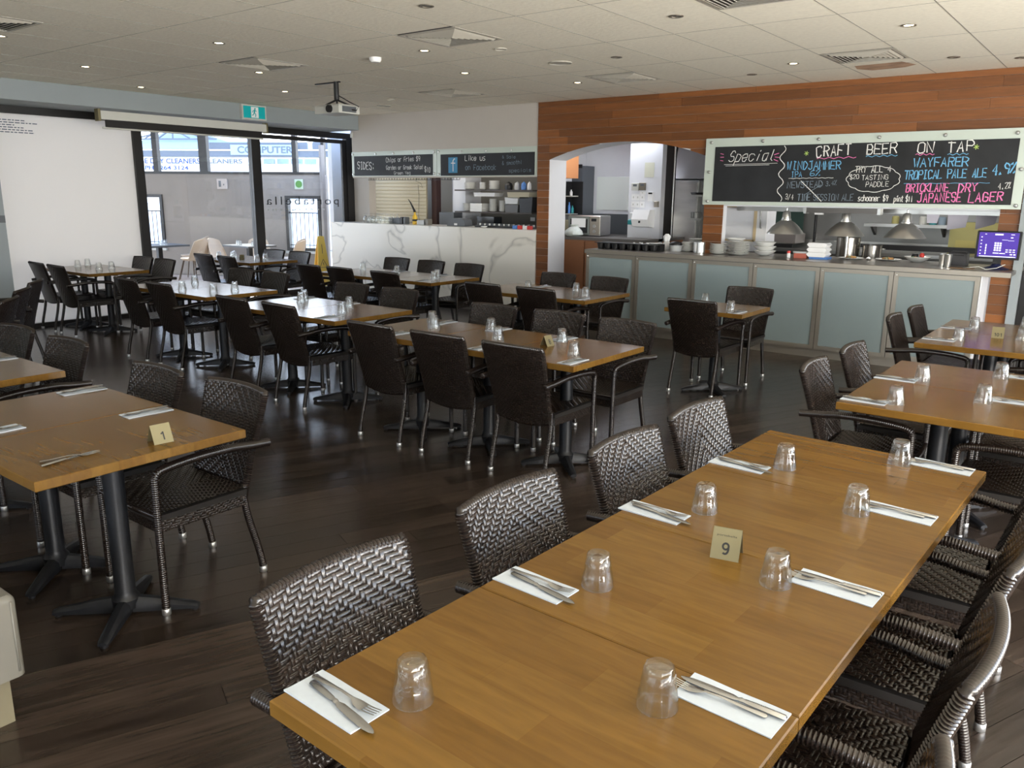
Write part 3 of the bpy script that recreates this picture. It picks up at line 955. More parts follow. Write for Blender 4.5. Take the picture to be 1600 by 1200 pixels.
MB().box(-1.5, 1.5, 0, .03, .05, .09).box(-1.5, 1.5, 0, .03, .62, .66).build('mounting_batten', M['alu'], bb)
yt = -.0195
def T(txt, x0, z0, x1, z1, h, m, **k):
    return chalk_text(txt, x0 + 2.575, z0 - 1.6, x1 + 2.575, z1 - 1.6, h, yt, M[m], bb, **k)
T('Special', -3.90, 2.085, -3.38, 2.09, .115, 'c_white', slant=.3, wd=.008)
T('CRAFT', -2.911, 2.117, -2.557, 2.133, .110, 'c_white')
T('BEER', -2.399, 2.130, -2.115, 2.141, .100, 'c_white')
T('ON', -1.913, 2.137, -1.775, 2.142, .097, 'c_white')
T('TAP', -1.645, 2.135, -1.424, 2.147, .095, 'c_white')
T('WINDJAMMER', -3.214, 1.988, -2.65, 1.987, .085, 'c_blue', wd=.010)
T('IPA', -3.163, 1.909, -3.048, 1.909, .057, 'c_blue')
T('6%', -2.96, 1.92, -2.853, 1.924, .057, 'c_blue')
T('NEWSTEAD', -3.197, 1.79, -2.818, 1.803, .067, 'c_faint', wd=.007)
T('3.4%', -2.779, 1.814, -2.673, 1.826, .047, 'c_faint')
T('3/4', -3.207, 1.674, -3.119, 1.668, .056, 'c_white', wd=.005)
T('TIME', -3.069, 1.659, -2.936, 1.661, .067, 'c_faint', wd=.008)
T('SESSION', -2.9, 1.661, -2.641, 1.664, .066, 'c_faint', wd=.006)
T('ALE', -2.602, 1.664, -2.488, 1.666, .065, 'c_faint', wd=.006)
T('TRY ALL 4', -2.492, 1.951, -2.148, 1.953, .063, 'c_white', wd=.006)
T('$20', -2.541, 1.883, -2.452, 1.888, .046, 'c_white', wd=.005)
T('TASTING', -2.419, 1.876, -2.166, 1.882, .046, 'c_white', wd=.005)
T('PADDLE', -2.372, 1.806, -2.154, 1.811, .050, 'c_white', wd=.005)
T('schooner $9', -2.435, 1.662, -2.143, 1.665, .058, 'c_white', wd=.007)
T('pint $11', -2.084, 1.659, -1.909, 1.661, .058, 'c_white', wd=.007)
T('WAYFARER', -1.933, 2.001, -1.454, 2.005, .085, 'c_blue', wd=.011)
T('TROPICAL PALE ALE', -2.006, 1.880, -1.283, 1.9, .082, 'c_blue', wd=.010)
T('4.9%', -1.235, 1.92, -1.048, 1.939, .092, 'c_blue', wd=.012)
T('BRICKLANE', -1.978, 1.756, -1.595, 1.764, .077, 'c_pink', wd=.011)
T('DRY', -1.502, 1.758, -1.348, 1.768, .077, 'c_pink', wd=.011)
T('4.2%', -1.167, 1.785, -1.068, 1.796, .056, 'c_white', wd=.005)
T('JAPANESE', -1.859, 1.656, -1.472, 1.668, .086, 'c_pink', wd=.011)
T('LAGER', -1.404, 1.662, -1.122, 1.680, .083, 'c_pink', wd=.011)
def stroke(pts, m, wd=.006, jit=.001):
    mb = MB(); ribbon(mb, [(x + 2.575, z - 1.6) for x, z in pts], wd, yt, jit); mb.build('chalk_line', M[m], bb)
def wavy(x0, z0, x1, z1, n, amp, m, wd=.006):
    stroke([(x0 + (x1 - x0) * i / (n * 4), z0 + (z1 - z0) * i / (n * 4) + amp * math.sin(i * PI / 2)) for i in range(n * 4 + 1)], m, wd)
stroke([(-3.95, 2.052), (-3.33, 2.058)], 'c_white', .004); stroke([(-3.93, 2.036), (-3.42, 2.044)], 'c_white', .004)
for a in ((-4.0, 2.10, -3.965, 2.092), (-4.0, 2.135, -3.96, 2.135), (-4.0, 2.175, -3.965, 2.165), (-3.37, 2.15, -3.32, 2.165), (-3.36, 2.125, -3.315, 2.12), (-3.37, 2.10, -3.325, 2.08)):
    stroke([(a[0], a[1]), (a[2], a[3])], 'c_pink', .007)
stroke([(-3.275 + .03 * math.sin(i * .55 + .4), 2.24 - i * .0155) for i in range(39)], 'c_white', .008)
wavy(-2.90, 2.10, -2.50, 2.108, 4, .008, 'c_pink'); wavy(-2.40, 2.112, -2.10, 2.118, 4, .008, 'c_blue'); wavy(-1.93, 2.12, -1.76, 2.122, 3, .008, 'c_pink'); wavy(-1.64, 2.115, -1.46, 2.12, 3, .008, 'c_blue')
wavy(-3.188, 1.893, -2.71, 1.9, 7, .003, 'c_white', .004); wavy(-2.008, 1.838, -1.244, 1.845, 7, .003, 'c_blue', .004)
stroke([(-3.051, 1.866), (-2.93, 1.76), (-2.815, 1.655)], 'c_white', .008); stroke([(-2.832, 1.826), (-3.001, 1.719)], 'c_faint', .006)
cl = []
for i in range(97):
    a = 2 * PI * i / 96
    r = 1 + .07 * abs(math.sin(a * 5.5)) 
    cl.append((-2.31 + .25 * r * math.cos(a), 1.885 + .125 * r * math.sin(a)))
stroke(cl, 'c_white', .006, 0)
for sx, sz, mm in ((-3.017, 2.157, 'c_green'), (-1.399, 2.181, 'c_green')):
    for k in range(3):
        a = k * PI / 3 + .3
        stroke([(sx - .022 * math.cos(a), sz - .022 * math.sin(a)), (sx + .022 * math.cos(a), sz + .022 * math.sin(a))], mm, .007)
# servery boards
b1 = board('chalkboard', 'chalkboard headed SIDES over the left half of the servery', -10.36, -8.495, 1.955, 2.335, -10.3, -8.57, 1.965, 2.27, YB, [(-9.8, 2.3), (-9.4, 2.3), (-8.97, 2.3), (-8.54, 2.3), (-8.54, 1.99), (-10.33, 2.3), (-10.33, 1.99)])
b2 = board('chalkboard', 'chalkboard with a blue square and Like us over the right half of the servery', -8.485, -6.66, 1.945, 2.335, -8.41, -6.69, 1.955, 2.26, YB, [(-8.45, 2.3), (-8.0, 2.29), (-7.55, 2.29), (-7.1, 2.29), (-8.45, 1.98)])
def T1(txt, x0, z0, x1, z1, h, m='c_white', **k):
    return chalk_text(txt, x0 + 9.4275, z0 - 1.955, x1 + 9.4275, z1 - 1.955, h, yt, M[m], b1, **k)
def T2(txt, x0, z0, x1, z1, h, m='c_white', **k):
    return chalk_text(txt, x0 + 7.5725, z0 - 1.945, x1 + 7.5725, z1 - 1.945, h, yt, M[m], b2, **k)
T1('SIDES:', -10.219, 2.074, -9.827, 2.056, .11)
T1('Chips or Fries $9', -9.561, 2.168, -8.83, 2.178, .065)
T1('Garden or Greek Salad', -9.56, 2.054, -8.778, 2.058, .06)
T1('$10', -8.734, 2.019, -8.62, 2.009, .07)
T1('Green Veg', -9.389, 1.98, -9.038, 1.982, .045)
MB().box(-8.253 + 7.5725, -8.079 + 7.5725, -.020, -.018, .05, .27).build('blue_square', mat('blue_square', (.06, .24, .42), .6), b2)
chalk_text('f', -8.20 + 7.5725, .075, -8.125 + 7.5725, .075, .17, -.0212, M['c_white'], b2, wd=.014, jit=.001)
T2('Like us', -7.933, 2.163, -7.555, 2.165, .07)
T2('on Facebook', -7.922, 2.037, -7.36, 2.031, .07, 'c_faint')
T2('& Sale', -7.248, 2.184, -7.016, 2.18, .04, 'c_faint'); T2('& smooth!', -7.247, 2.095, -6.901, 2.106, .05, 'c_faint'); T2('specials', -7.129, 1.996, -6.746, 2.001, .045, 'c_faint')
o = MB().box(-.02, .02, -.03, 0, -.04, .04).build('door_sensor', M['casing'], None, loc=(-10.34, YB, 2.6))
tag(o, 'small white sensor box high beside the black door frame', 'sensor')
# ================================================================== CHAIRS
def weave(fn, nu, nv, lift=0.0036, run=2, centre=None, alt=False):
    """interlaced strands as raised pillows; fn(u,v) -> (point, normal), u,v in cells"""
    mb = MB()
    cu = (nu / 2.0) if centre is None else centre
    def weft(i, j):
        k = int(abs(i + .5 - cu))
        return ((k + j) % (2 * run)) < run
    def pillow(u0, u1, v0, v1, along_u):
        na, nb = 3, 2
        A = [0.0, .22, .78, 1.0]; hA = [0.0, .95, .95, 0.0]
        B = [0.0, .5, 1.0]; hB = [.15, 1.0, .15]
        vs = []; fs = []
        for a, ha in zip(A, hA):
            for b, hb in zip(B, hB):
                if along_u: u = u0 + (u1 - u0) * a; v = v0 + (v1 - v0) * b
                else: u = u0 + (u1 - u0) * b; v = v0 + (v1 - v0) * a
                p, n = fn(u, v)
                h = lift * (ha * hb * 1.0 + .0)
                vs.append(p + n * h)
        for a in range(na):
            for b in range(nb):
                f = (a * 3 + b, a * 3 + b + 1, (a + 1) * 3 + b + 1, (a + 1) * 3 + b)
                fs.append(f if not along_u else f[::-1])
        mb.add(vs, fs)
    e = .16
    for j in range(nv):
        i = 0
        while i < nu:
            if weft(i, j):
                k = i
                while k < nu and weft(k, j) and k - i < run + 1: k += 1
                pillow(i - e, k + e, j + .05, j + .95, True)
                i = k
            else: i += 1
    for i in range(nu):
        j = 0
        while j < nv:
            if not weft(i, j):
                k = j
                while k < nv and not weft(i, k) and k - j < run + 1: k += 1
                pillow(i + .08, i + .92, j - e, k + e, False)
                j = k
            else: j += 1
    return mb

def rope(mb, pts, r, pitch=0.0092, n=9):
    """wrapped cane: resample path and pinch the radius between wraps"""
    P = [Vector(p) for p in pts]
    # smooth by Catmull-Rom
    Q = []
    m = len(P)
    for i in range(m - 1):
        p0 = P[max(i - 1, 0)]; p1 = P[i]; p2 = P[i + 1]; p3 = P[min(i + 2, m - 1)]
        for k in range(8):
            t = k / 8.0
            Q.append(0.5 * ((2 * p1) + (p2 - p0) * t + (2 * p0 - 5 * p1 + 4 * p2 - p3) * t * t + (3 * p1 - p0 - 3 * p2 + p3) * t ** 3))
    Q.append(P[-1])
    L = [0]
    for a, b in zip(Q[:-1], Q[1:]): L.append(L[-1] + (b - a).length)
    tot = L[-1]
    steps = max(2, int(tot / pitch)) * 3
    out = []; rad = []
    k = 0
    for s in range(steps + 1):
        d = tot * s / steps
        while k < len(L) - 2 and L[k + 1] < d: k += 1
        t = (d - L[k]) / max(L[k + 1] - L[k], 1e-9)
        out.append(Q[k].lerp(Q[k + 1], min(t, 1)))
        rad.append(r * (0.80, 1.0, 1.04)[s % 3])
    mb.tube(out, rad, n)
    return mb

BW = 0.196
def back_pt(s, v, off):
    """s in -1..1 across, v 0..1 up"""
    x = s * (BW + .022 * v)
    bow = 1 - s * s
    z = .365 + .462 * v - .022 * bow * (1 - v) + .006 * bow * v
    y = -.192 - .128 * max(v, 0) ** 1.15 - .026 * bow * (.35 + .65 * v)
    return Vector((x, y + off * .96, z + off * .26))
def fn_front(nu, nv):
    def f(u, v):
        s = 2 * u / nu - 1; t = v / nv
        n = Vector((s * -.16, .95, .26)).normalized()
        return back_pt(s, t, .013), n
    return f
def fn_rear(nu, nv):
    def f(u, v):
        s = 1 - 2 * u / nu; t = v / nv
        n = Vector((s * .16, -.95, -.26)).normalized()
        return back_pt(s, t, -.013), n
    return f
def seat_pt(x, y):
    return Vector((x, y, .432 - .010 * (1 - (x / .23) ** 2) * (1 - (y / .24) ** 2)))
chair_meshes = {}
NU, NV = 33, 38
wf = weave(fn_front(NU, NV), NU, NV)
wr = weave(fn_rear(NU, NV), NU, NV)
core = MB()
nx, nz = 12, 8
vs = []
for off in (.0125, -.0125):
    for j in range(nz + 1):
        for i in range(nx + 1):
            vs.append(back_pt(-1 + 2 * i / nx, j / nz, off))
fs = []
S_ = (nx + 1) * (nz + 1)
for j in range(nz):
    for i in range(nx):
        a = j * (nx + 1) + i
        fs.append((a + 1, a, a + nx + 1, a + nx + 2))
        fs.append((S_ + a, S_ + a + 1, S_ + a + nx + 2, S_ + a + nx + 1))
core.add(vs, fs)
border = MB()
rope(border, [back_pt(-1, v, 0) for v in (0, .25, .5, .75, .97)] + [back_pt(-.96, 1.005, 0)], .0165)
rope(border, [back_pt(1, v, 0) for v in (0, .25, .5, .75, .97)] + [back_pt(.96, 1.005, 0)], .0165)
rope(border, [back_pt(s, 1.0, 0) for s in (-1, -.75, -.5, -.25, 0, .25, .5, .75, 1)], .0155, .011)
rope(border, [back_pt(s, 0, 0) for s in (-1, -.5, 0, .5, 1)], .0135, .009)
bk = MB()
for src, mi in ((wf, 0), (wr, 0), (border, 1), (core, 2)):
    bk.cur = mi
    bk.add(src.v, src.f)
chair_meshes['backrest'] = bk.mesh('backrest', [M['strand'], M['rope'], M['dark']], 50)
sw = weave(lambda u, v: (seat_pt(-.224 + .448 * u / 34, -.19 + .415 * v / 32) + Vector((0, 0, .004)), Vector((0, 0, 1))), 34, 32)
sb = MB()
sb.cur = 0; sb.add(sw.v, sw.f)
sb.cur = 1; sb.box(-.226, .226, -.19, .226, .40, .424)
rope_ = MB(); rope(rope_, [(-.226, .226, .428), (0, .232, .426), (.226, .226, .428)], .013, .010)
sb.cur = 2; sb.add(rope_.v, rope_.f)
chair_meshes['seat'] = sb.mesh('seat', [M['strand'], M['dark'], M['rope']], 50)
ap = MB()
ap.cur = 1
ap.box(-.219, .219, .213, .219, .35, .41).box(-.222, -.215, -.18, .215, .355, .41).box(.215, .222, -.18, .215, .355, .41)
ap.cur = 0
for fn, nu_ in ((lambda u, v: (Vector((-.219 + .438 * u / 40, .2195, .352 + .07 * v / 7 - .0 * u)), Vector((0, 1, 0))), 40),
                (lambda u, v: (Vector((.2225, -.18 + .395 * (1 - u / 36) * -1 + .395, .352 + .07 * v / 7)), Vector((1, 0, 0))), 36),
                (lambda u, v: (Vector((-.2225, -.18 + .395 * u / 36 * -1 + .395, .352 + .07 * v / 7)), Vector((-1, 0, 0))), 36)):
    q = weave(fn, nu_, 7, .0022)
    ap.add(q.v, q.f)
chair_meshes['apron'] = ap.mesh('apron', [M['strand'], M['dark']], 50)
for s, nm in ((-1, 'l'), (1, 'r')):
    chair_meshes['front' + nm] = rope(MB(), [(s * .232, .224, .026), (s * .232, .224, .2), (s * .233, .224, .42), (s * .237, .224, .60)], .0165).mesh('leg', M['rope'], True)
    chair_meshes['rear' + nm] = rope(MB(), [(s * .205, -.262, .026), (s * .204, -.245, .12), (s * .202, -.212, .25), (s * .2, -.192, .36), (s * .2, -.196, .44)], .0165).mesh('leg', M['rope'], True)
    chair_meshes['arm' + nm] = rope(MB(), [(s * .237, .224, .585), (s * .238, .212, .608), (s * .242, .17, .622), (s * .246, .05, .634), (s * .247, -.1, .634), (s * .240, -.2, .622), (s * .236, -.31, .612)], .0185).mesh('armrest', M['rope'], True)
cap_me = MB().lathe([(.0165, 0), (.0178, .002), (.0178, .026), (.0165, .028)], 14).mesh('foot_cap', M['cap'], 40)

def make_chair():
    t = thing('wicker_armchair', 'x', 'chair')
    link('backrest', chair_meshes['backrest'], t)
    link('seat', chair_meshes['seat'], t)
    link('apron', chair_meshes['apron'], t)
    for nm, s in (('l', -1), ('r', 1)):
        a = link('leg', chair_meshes['front' + nm], t)
        link('foot_cap', cap_me, a, (s * .232, .224, 0))
        b = link('leg', chair_meshes['rear' + nm], t)
        link('foot_cap', cap_me, b, (s * .205, -.262, 0))
        link('armrest', chair_meshes['arm' + nm], t)
    return t
chair0 = make_chair()
_first = [True]
def chair(x, y, face, label, group):
    """face: degrees; 0 faces +Y"""
    rz = math.radians(face)
    if _first[0]:
        _first[0] = False
        chair0.location = (x, y, 0); chair0.rotation_euler = (0, 0, rz)
        chair0['label'] = label; chair0['group'] = group
        return chair0
    return dup(chair0, (x, y, 0), rz, label, group)

# ================================================================== TABLES
top_cache = {}
arm_mb = MB()
def base_arm():
    prof = [(.03, .028, .075), (.10, .026, .066), (.19, .024, .048), (.265, .022, .034), (.285, .018, .026)]
    vs = []; fs = []
    for x, hw, h in prof:
        vs += [(x, -hw, .012), (x, -hw, h * .72), (x, -hw * .45, h), (x, hw * .45, h), (x, hw, h * .72), (x, hw, .012)]
    for i in range(len(prof) - 1):
        for k in range(6):
            j = (k + 1) % 6
            fs.append((i * 6 + k, (i + 1) * 6 + k, (i + 1) * 6 + j, i * 6 + j))
    n = (len(prof) - 1) * 6
    fs.append(tuple(range(6))); fs.append(tuple(n + 5 - k for k in range(6)))
    return MB().add(vs, fs).lathe([(.014, 0), (.014, .014)], 10, (.268, 0, 0))
arm_me = base_arm().mesh('base_arm', M['iron'], 40)
col_me = MB().lathe([(.052, .03), (.055, .07), (.044, .085), (.040, .10), (.040, .70)], 20).mesh('column', M['iron'], 40)
spider_me = MB().box(-.22, .22, -.02, .02, .697, .714).box(-.02, .02, -.22, .22, .697, .714).mesh('bracket', M['iron'])
TZ = 0.75
def table(cx, cy, sx, sy, label, group, rz=0.0, turn=45):
    t = thing('dining_table', label, 'table', (cx, cy, 0), rz, group)
    key = (round(sx, 3), round(sy, 3))
    if key not in top_cache:
        x, y = sx / 2 - .0015, sy / 2 - .0015
        b = .003
        vs = []
        for (dx, dy, z) in ((x - b, y - b, .714), (x, y, .717), (x, y, TZ - b), (x - b, y - b, TZ)):
            vs += [(-dx, -dy, z), (dx, -dy, z), (dx, dy, z), (-dx, dy, z)]
        fs = [(3, 2, 1, 0), (12, 13, 14, 15)]
        for k in range(3):
            for i in range(4):
                j = (i + 1) % 4
                fs.append((k * 4 + i, k * 4 + j, (k + 1) * 4 + j, (k + 1) * 4 + i))
        top_cache[key] = MB().add(vs, fs).mesh('tabletop', M['top'])
    link('tabletop', top_cache[key], t)
    link('column', col_me, t)
    link('bracket', spider_me, t)
    for k in range(4):
        link('base_arm', arm_me, t, (0, 0, 0), math.radians(turn + 90 * k))
    return t
ORD = ['first', 'second', 'third', 'fourth']
def row_tables(x0, x1, y0, y1, n, name, group):
    w_ = (x1 - x0) / n
    for k in range(n):
        pos = {1: 'single'}.get(n) or (['left', 'right'][k] if n == 2 else ['left', 'middle', 'right'][k])
        lab = f'wooden table, {pos} one of {name}' if n > 1 else f'small varnished wooden table on black pedestal, {name}'
        table(x0 + w_ * (k + .5), (y0 + y1) / 2, w_, y1 - y0, lab, group)
# table 9 run (slightly turned)
R9 = math.radians(-1.8)
def p9(lx, ly):
    """lx across 0..0.8, ly along from the near end"""
    c, s = math.cos(R9), math.sin(R9)
    return (-1.190 + lx * c - ly * s, 0.80 + lx * s + ly * c)
for k in range(4):
    x, y = p9(.3985, .302 + .604 * k)
    table(x, y, .797, .604, 'varnished wooden table, ' + ['nearest the camera', 'second from the near end', 'third, just behind sign 9', 'farthest'][k] + ' in the long run numbered 9', 'tables joined in run 9', R9)
for k in range(2):
    table(-.64, 3.88 + .325 + .65 * k, .80, .65, 'varnished wooden table, ' + ['near', 'far'][k] + ' half of the pair behind run 9', 'pair of tables behind run 9')
    table(-.70, 5.90 + .345 + .69 * k, .84, .69, 'varnished wooden table, ' + ['near', 'far'][k] + ' half of the pair numbered 101', 'pair of tables numbered 101')
row_tables(-4.03, -2.78, 1.04, 1.85, 2, 'the pair numbered 1 at left front', 'pair numbered 1')
row_tables(-5.75, -4.47, 1.09, 1.90, 2, 'the pair cut by the left edge behind table 1', 'pair at left edge')
row_tables(-4.33, -2.435, 3.745, 4.57, 3, 'the three joined tables in the middle of the room', 'middle run of tables')
row_tables(-6.17, -4.72, 3.96, 4.79, 2, 'the bright pair left of the middle run', 'second pair from the middle')
row_tables(-8.20, -6.71, 4.14, 4.93, 2, 'the pair with window glare left of the middle', 'third pair from the middle')
row_tables(-10.84, -9.60, 4.46, 5.19, 2, 'the pair beside the frosted window', 'pair at the frosted window')
row_tables(-10.80, -9.57, 6.60, 7.40, 2, 'the pair in front of the clear window', 'pair at the clear window')
row_tables(-7.95, -6.04, 6.42, 7.24, 3, 'the three joined tables before the marble bar', 'run before the marble bar')
row_tables(-5.36, -3.96, 6.25, 7.08, 2, 'the pair in front of the arch', 'pair at the arch')
row_tables(-3.22, -2.51, 6.37, 7.00, 1, 'alone in front of the frosted counter', 'lone table')
table(-8.42, 2.3, 1.3, .8, 'brown wooden table at the far left edge, mostly hidden by chairs', 'left edge', math.radians(-37))

# chairs round them ------------------------------------------------------------
G = 'dark woven wicker armchairs'
for k, (ly, nm) in enumerate(((.34, 'nearest the camera'), (1.00, 'second from the camera'), (1.67, 'third from the camera'), (2.25, 'farthest'))):
    x, y = p9(0, ly)
    chair(-1.085 + .03 * ly / 2.2, y, -91 - .6 * k, 'dark wicker armchair on the left side of run 9, ' + nm, 'chairs left of run 9')
for k, (yy, nm) in enumerate(((1.12, 'nearest the camera'), (1.74, 'second from the camera'), (2.33, 'third from the camera'), (2.98, 'farthest'))):
    chair(-.455, yy, 91, 'dark wicker armchair on the right side of run 9, ' + nm, 'chairs right of run 9')
chair(-.97, 4.34, -88, 'dark wicker armchair left of the pair behind run 9, near one', 'chairs behind run 9')
chair(-.95, 4.98, -90, 'dark wicker armchair left of the pair behind run 9, far one', 'chairs behind run 9')
chair(-.30, 4.20, 90, 'dark wicker armchair right of the pair behind run 9, near one', 'chairs behind run 9')
chair(-.30, 4.86, 90, 'dark wicker armchair right of the pair behind run 9, far one', 'chairs behind run 9')
chair(-1.07, 6.52, -88, 'dark wicker armchair left of table 101, near one', 'chairs at table 101')
chair(-1.05, 7.12, -90, 'dark wicker armchair left of table 101, far one', 'chairs at table 101')
chair(-.38, 6.25, 90, 'dark wicker armchair right of table 101, near one', 'chairs at table 101')
chair(-.38, 6.93, 90, 'dark wicker armchair right of table 101, far one', 'chairs at table 101')
def side(pts, face, rowname, group, jit=2.0):
    n = len(pts)
    for k, (x, y) in enumerate(pts):
        pos = {1: [''], 2: [', left one', ', right one'], 3: [', left one', ', middle one', ', right one']}[n][k]
        chair(x, y, face + random.uniform(-jit, jit), 'dark wicker armchair ' + rowname + pos, group)
side([(-3.80, 1.73), (-3.18, 1.76)], 180, 'on the far side of table 1', 'chairs at table 1', 1)
side([(-5.62, 1.81), (-4.90, 1.80)], 181, 'on the far side of the left edge pair', 'chairs at the left edge pair', 1)
side([(-4.03, 4.01), (-3.43, 4.01), (-2.83, 4.01)], -1, 'with its back to us at the middle run', 'near chairs of the middle run', 1.5)
side([(-4.00, 4.66), (-3.39, 4.67), (-2.79, 4.64)], 180, 'on the far side of the middle run', 'far chairs of the middle run', 1.5)
side([(-5.93, 4.22), (-5.28, 4.21)], -3, 'with its back to us at the bright pair', 'near chairs of the bright pair')
side([(-5.99, 4.95), (-5.33, 4.94)], 180, 'on the far side of the bright pair', 'far chairs of the bright pair')
side([(-8.02, 4.40), (-7.38, 4.39)], -2, 'with its back to us at the glare-lit pair', 'near chairs of the glare-lit pair')
side([(-8.03, 5.12), (-7.40, 5.11)], 180, 'on the far side of the glare-lit pair', 'far chairs of the glare-lit pair')
side([(-10.55, 4.62), (-10.0, 4.60)], -4, 'with its back to us by the frosted window', 'near chairs by the frosted window')
side([(-10.5, 5.30), (-9.93, 5.28)], 180, 'on the far side by the frosted window', 'far chairs by the frosted window')
side([(-10.42, 6.76), (-9.82, 6.74)], -3, 'with its back to us by the clear window', 'near chairs by the clear window')
side([(-10.45, 7.36), (-9.85, 7.36)], 182, 'on the far side by the clear window', 'far chairs by the clear window')
side([(-8.02, 6.67), (-7.44, 6.67), (-6.66, 6.65)], -2, 'with its back to us near the marble bar', 'near chairs of the bar run')
side([(-7.98, 7.52), (-7.33, 7.50), (-6.63, 7.45)], 181, 'in front of the marble bar', 'far chairs of the bar run')
side([(-5.10, 6.48), (-4.44, 6.47)], -2, 'with its back to us before the arch', 'near chairs of the arch pair')
side([(-5.13, 7.22), (-4.46, 7.20)], 180, 'on the far side of the arch pair', 'far chairs of the arch pair')
chair(-2.94, 6.66, -2, 'dark wicker armchair with its back to us at the lone table', 'chairs at the lone table')
chair(-2.93, 7.27, 180, 'dark wicker armchair on the far side of the lone table', 'chairs at the lone table')
for k, (x, y) in enumerate(((-7.35, 2.42), (-8.0, 2.78), (-8.6, 3.14))):
    chair(x, y, 143, 'dark wicker armchair seen edge-on at the far left, ' + ['nearest', 'middle', 'farthest'][k] + ' of three', 'edge-on chairs at far left')

# ================================================================== TABLEWARE
def tumbler_mesh():
    n = 24
    prof = [(.0395, 0.0), (.0402, .0015), (.0385, .018), (.0368, .031), (.0362, .0325), (.0345, .048), (.0325, .066), (.0300, .081), (.0275, .0865), (.0235, .0885), (.0001, .0855),
            ]
    inner = [(.0001, .076), (.024, .0755), (.0268, .072), (.0305, .054), (.0335, .034), (.0362, .018), (.038, .0)]
    full = prof + inner
    def md(k, i):
        if 5 <= k <= 8: return 1.0 if i % 3 == 0 else 0.955
        return 1.0
    vs = []; fs = []
    for k, (r, z) in enumerate(full):
        for i in range(n):
            a = 2 * PI * i / n
            q = r * md(k, i)
            vs.append((q * math.cos(a), q * math.sin(a), z))
    K = len(full)
    for k in range(K):
        kk = (k + 1) % K
        for i in range(n):
            j = (i + 1) % n
            fs.append((k * n + i, k * n + j, kk * n + j, kk * n + i))
    return MB().add(vs, fs).mesh('glass_tumbler', M['glass'], 32)
tm = tumbler_mesh()
def tumbler(x, y, label, group, z=TZ, rz=0):
    o = link('glass_tumbler', tm, None, (x, y, z + .0004), random.uniform(0, 6))
    return tag(o, 'upturned clear glass tumbler ' + label, 'glass', group)
# napkin with slight folds
def napkin_mesh():
    top = []
    nx, ny = 10, 6
    vs = []; fs = []
    for lay in (0, 1):
        for i in range(nx + 1):
            for j in range(ny + 1):
                x = -.1 + .2 * i / nx; y = -.046 + .092 * j / ny
                z = .0004 if lay == 0 else .0026 + .0006 * math.sin(i * .9) * math.cos(j * 1.1) + (.0012 if j in (0,) else 0)
                vs.append((x, y, z))
    S = (nx + 1) * (ny + 1)
    idx = lambda l, i, j: l * S + i * (ny + 1) + j
    for i in range(nx):
        for j in range(ny):
            fs.append((idx(0, i, j), idx(0, i, j + 1), idx(0, i + 1, j + 1), idx(0, i + 1, j)))
            fs.append((idx(1, i, j), idx(1, i + 1, j), idx(1, i + 1, j + 1), idx(1, i, j + 1)))
    for i in range(nx):
        fs.append((idx(0, i, 0), idx(0, i + 1, 0), idx(1, i + 1, 0), idx(1, i, 0)))
        fs.append((idx(0, i + 1, ny), idx(0, i, ny), idx(1, i, ny), idx(1, i + 1, ny)))
    for j in range(ny):
        fs.append((idx(0, 0, j + 1), idx(0, 0, j), idx(1, 0, j), idx(1, 0, j + 1)))
        fs.append((idx(0, nx, j), idx(0, nx, j + 1), idx(1, nx, j + 1), idx(1, nx, j)))
    return MB().add(vs, fs).mesh('paper_napkin', M['napkin'], 40)
nap_me = napkin_mesh()
def strip(mb, sect):
    """loft along x: (x, half-width, z-centre, half-thickness)"""
    vs = []; fs = []
    for x, w_, z, t in sect:
        vs += [(x, -w_, z), (x, -w_ * .5, z + t), (x, w_ * .5, z + t), (x, w_, z), (x, w_ * .5, z - t), (x, -w_ * .5, z - t)]
    n = len(sect)
    for i in range(n - 1):
        for k in range(6):
            j = (k + 1) % 6
            fs.append((i * 6 + k, (i + 1) * 6 + k, (i + 1) * 6 + j, i * 6 + j))
    fs.append(tuple(range(6))); fs.append(tuple((n - 1) * 6 + 5 - k for k in range(6)))
    return mb.add(vs, fs)
kn = MB()
strip(kn, [(-.105, .004, .004, .002), (-.102, .008, .0045, .0035), (-.06, .0075, .0048, .0038), (-.03, .0062, .0045, .0035), (-.022, .0045, .0045, .003), (-.018, .006, .0045, .0036), (-.012, .0045, .004, .002)])
knh = kn.mesh('handle', M['cutlery'], 50)
kb = MB(); strip(kb, [(-.013, .004, .004, .002), (.0, .0085, .004, .0009), (.05, .0098, .0037, .0008), (.085, .0088, .0035, .0007), (.10, .0055, .0033, .0006), (.108, .0012, .0032, .0005)])
knb = kb.mesh('blade', M['cutlery'], 50)
fh = MB(); strip(fh, [(-.10, .003, .0035, .0012), (-.097, .0075, .0037, .0016), (-.06, .0058, .005, .0016), (-.01, .0032, .0085, .0017), (.02, .0035, .0075, .0016), (.035, .010, .004, .0013), (.05, .0118, .0026, .0010), (.058, .0115, .003, .0009)])
fhm = fh.mesh('handle', M['cutlery'], 50)
ft = MB()
for k in range(4):
    y = -.0093 + k * .0062
    q = MB(); strip(q, [(.056, .0018, .003, .0009), (.075, .0015, .0052, .0008), (.095, .0009, .0092, .0006)])
    ft.add([(a, b + y, c) for a, b, c in q.v], q.f)
ftm = ft.mesh('tines', M['cutlery'], 50)
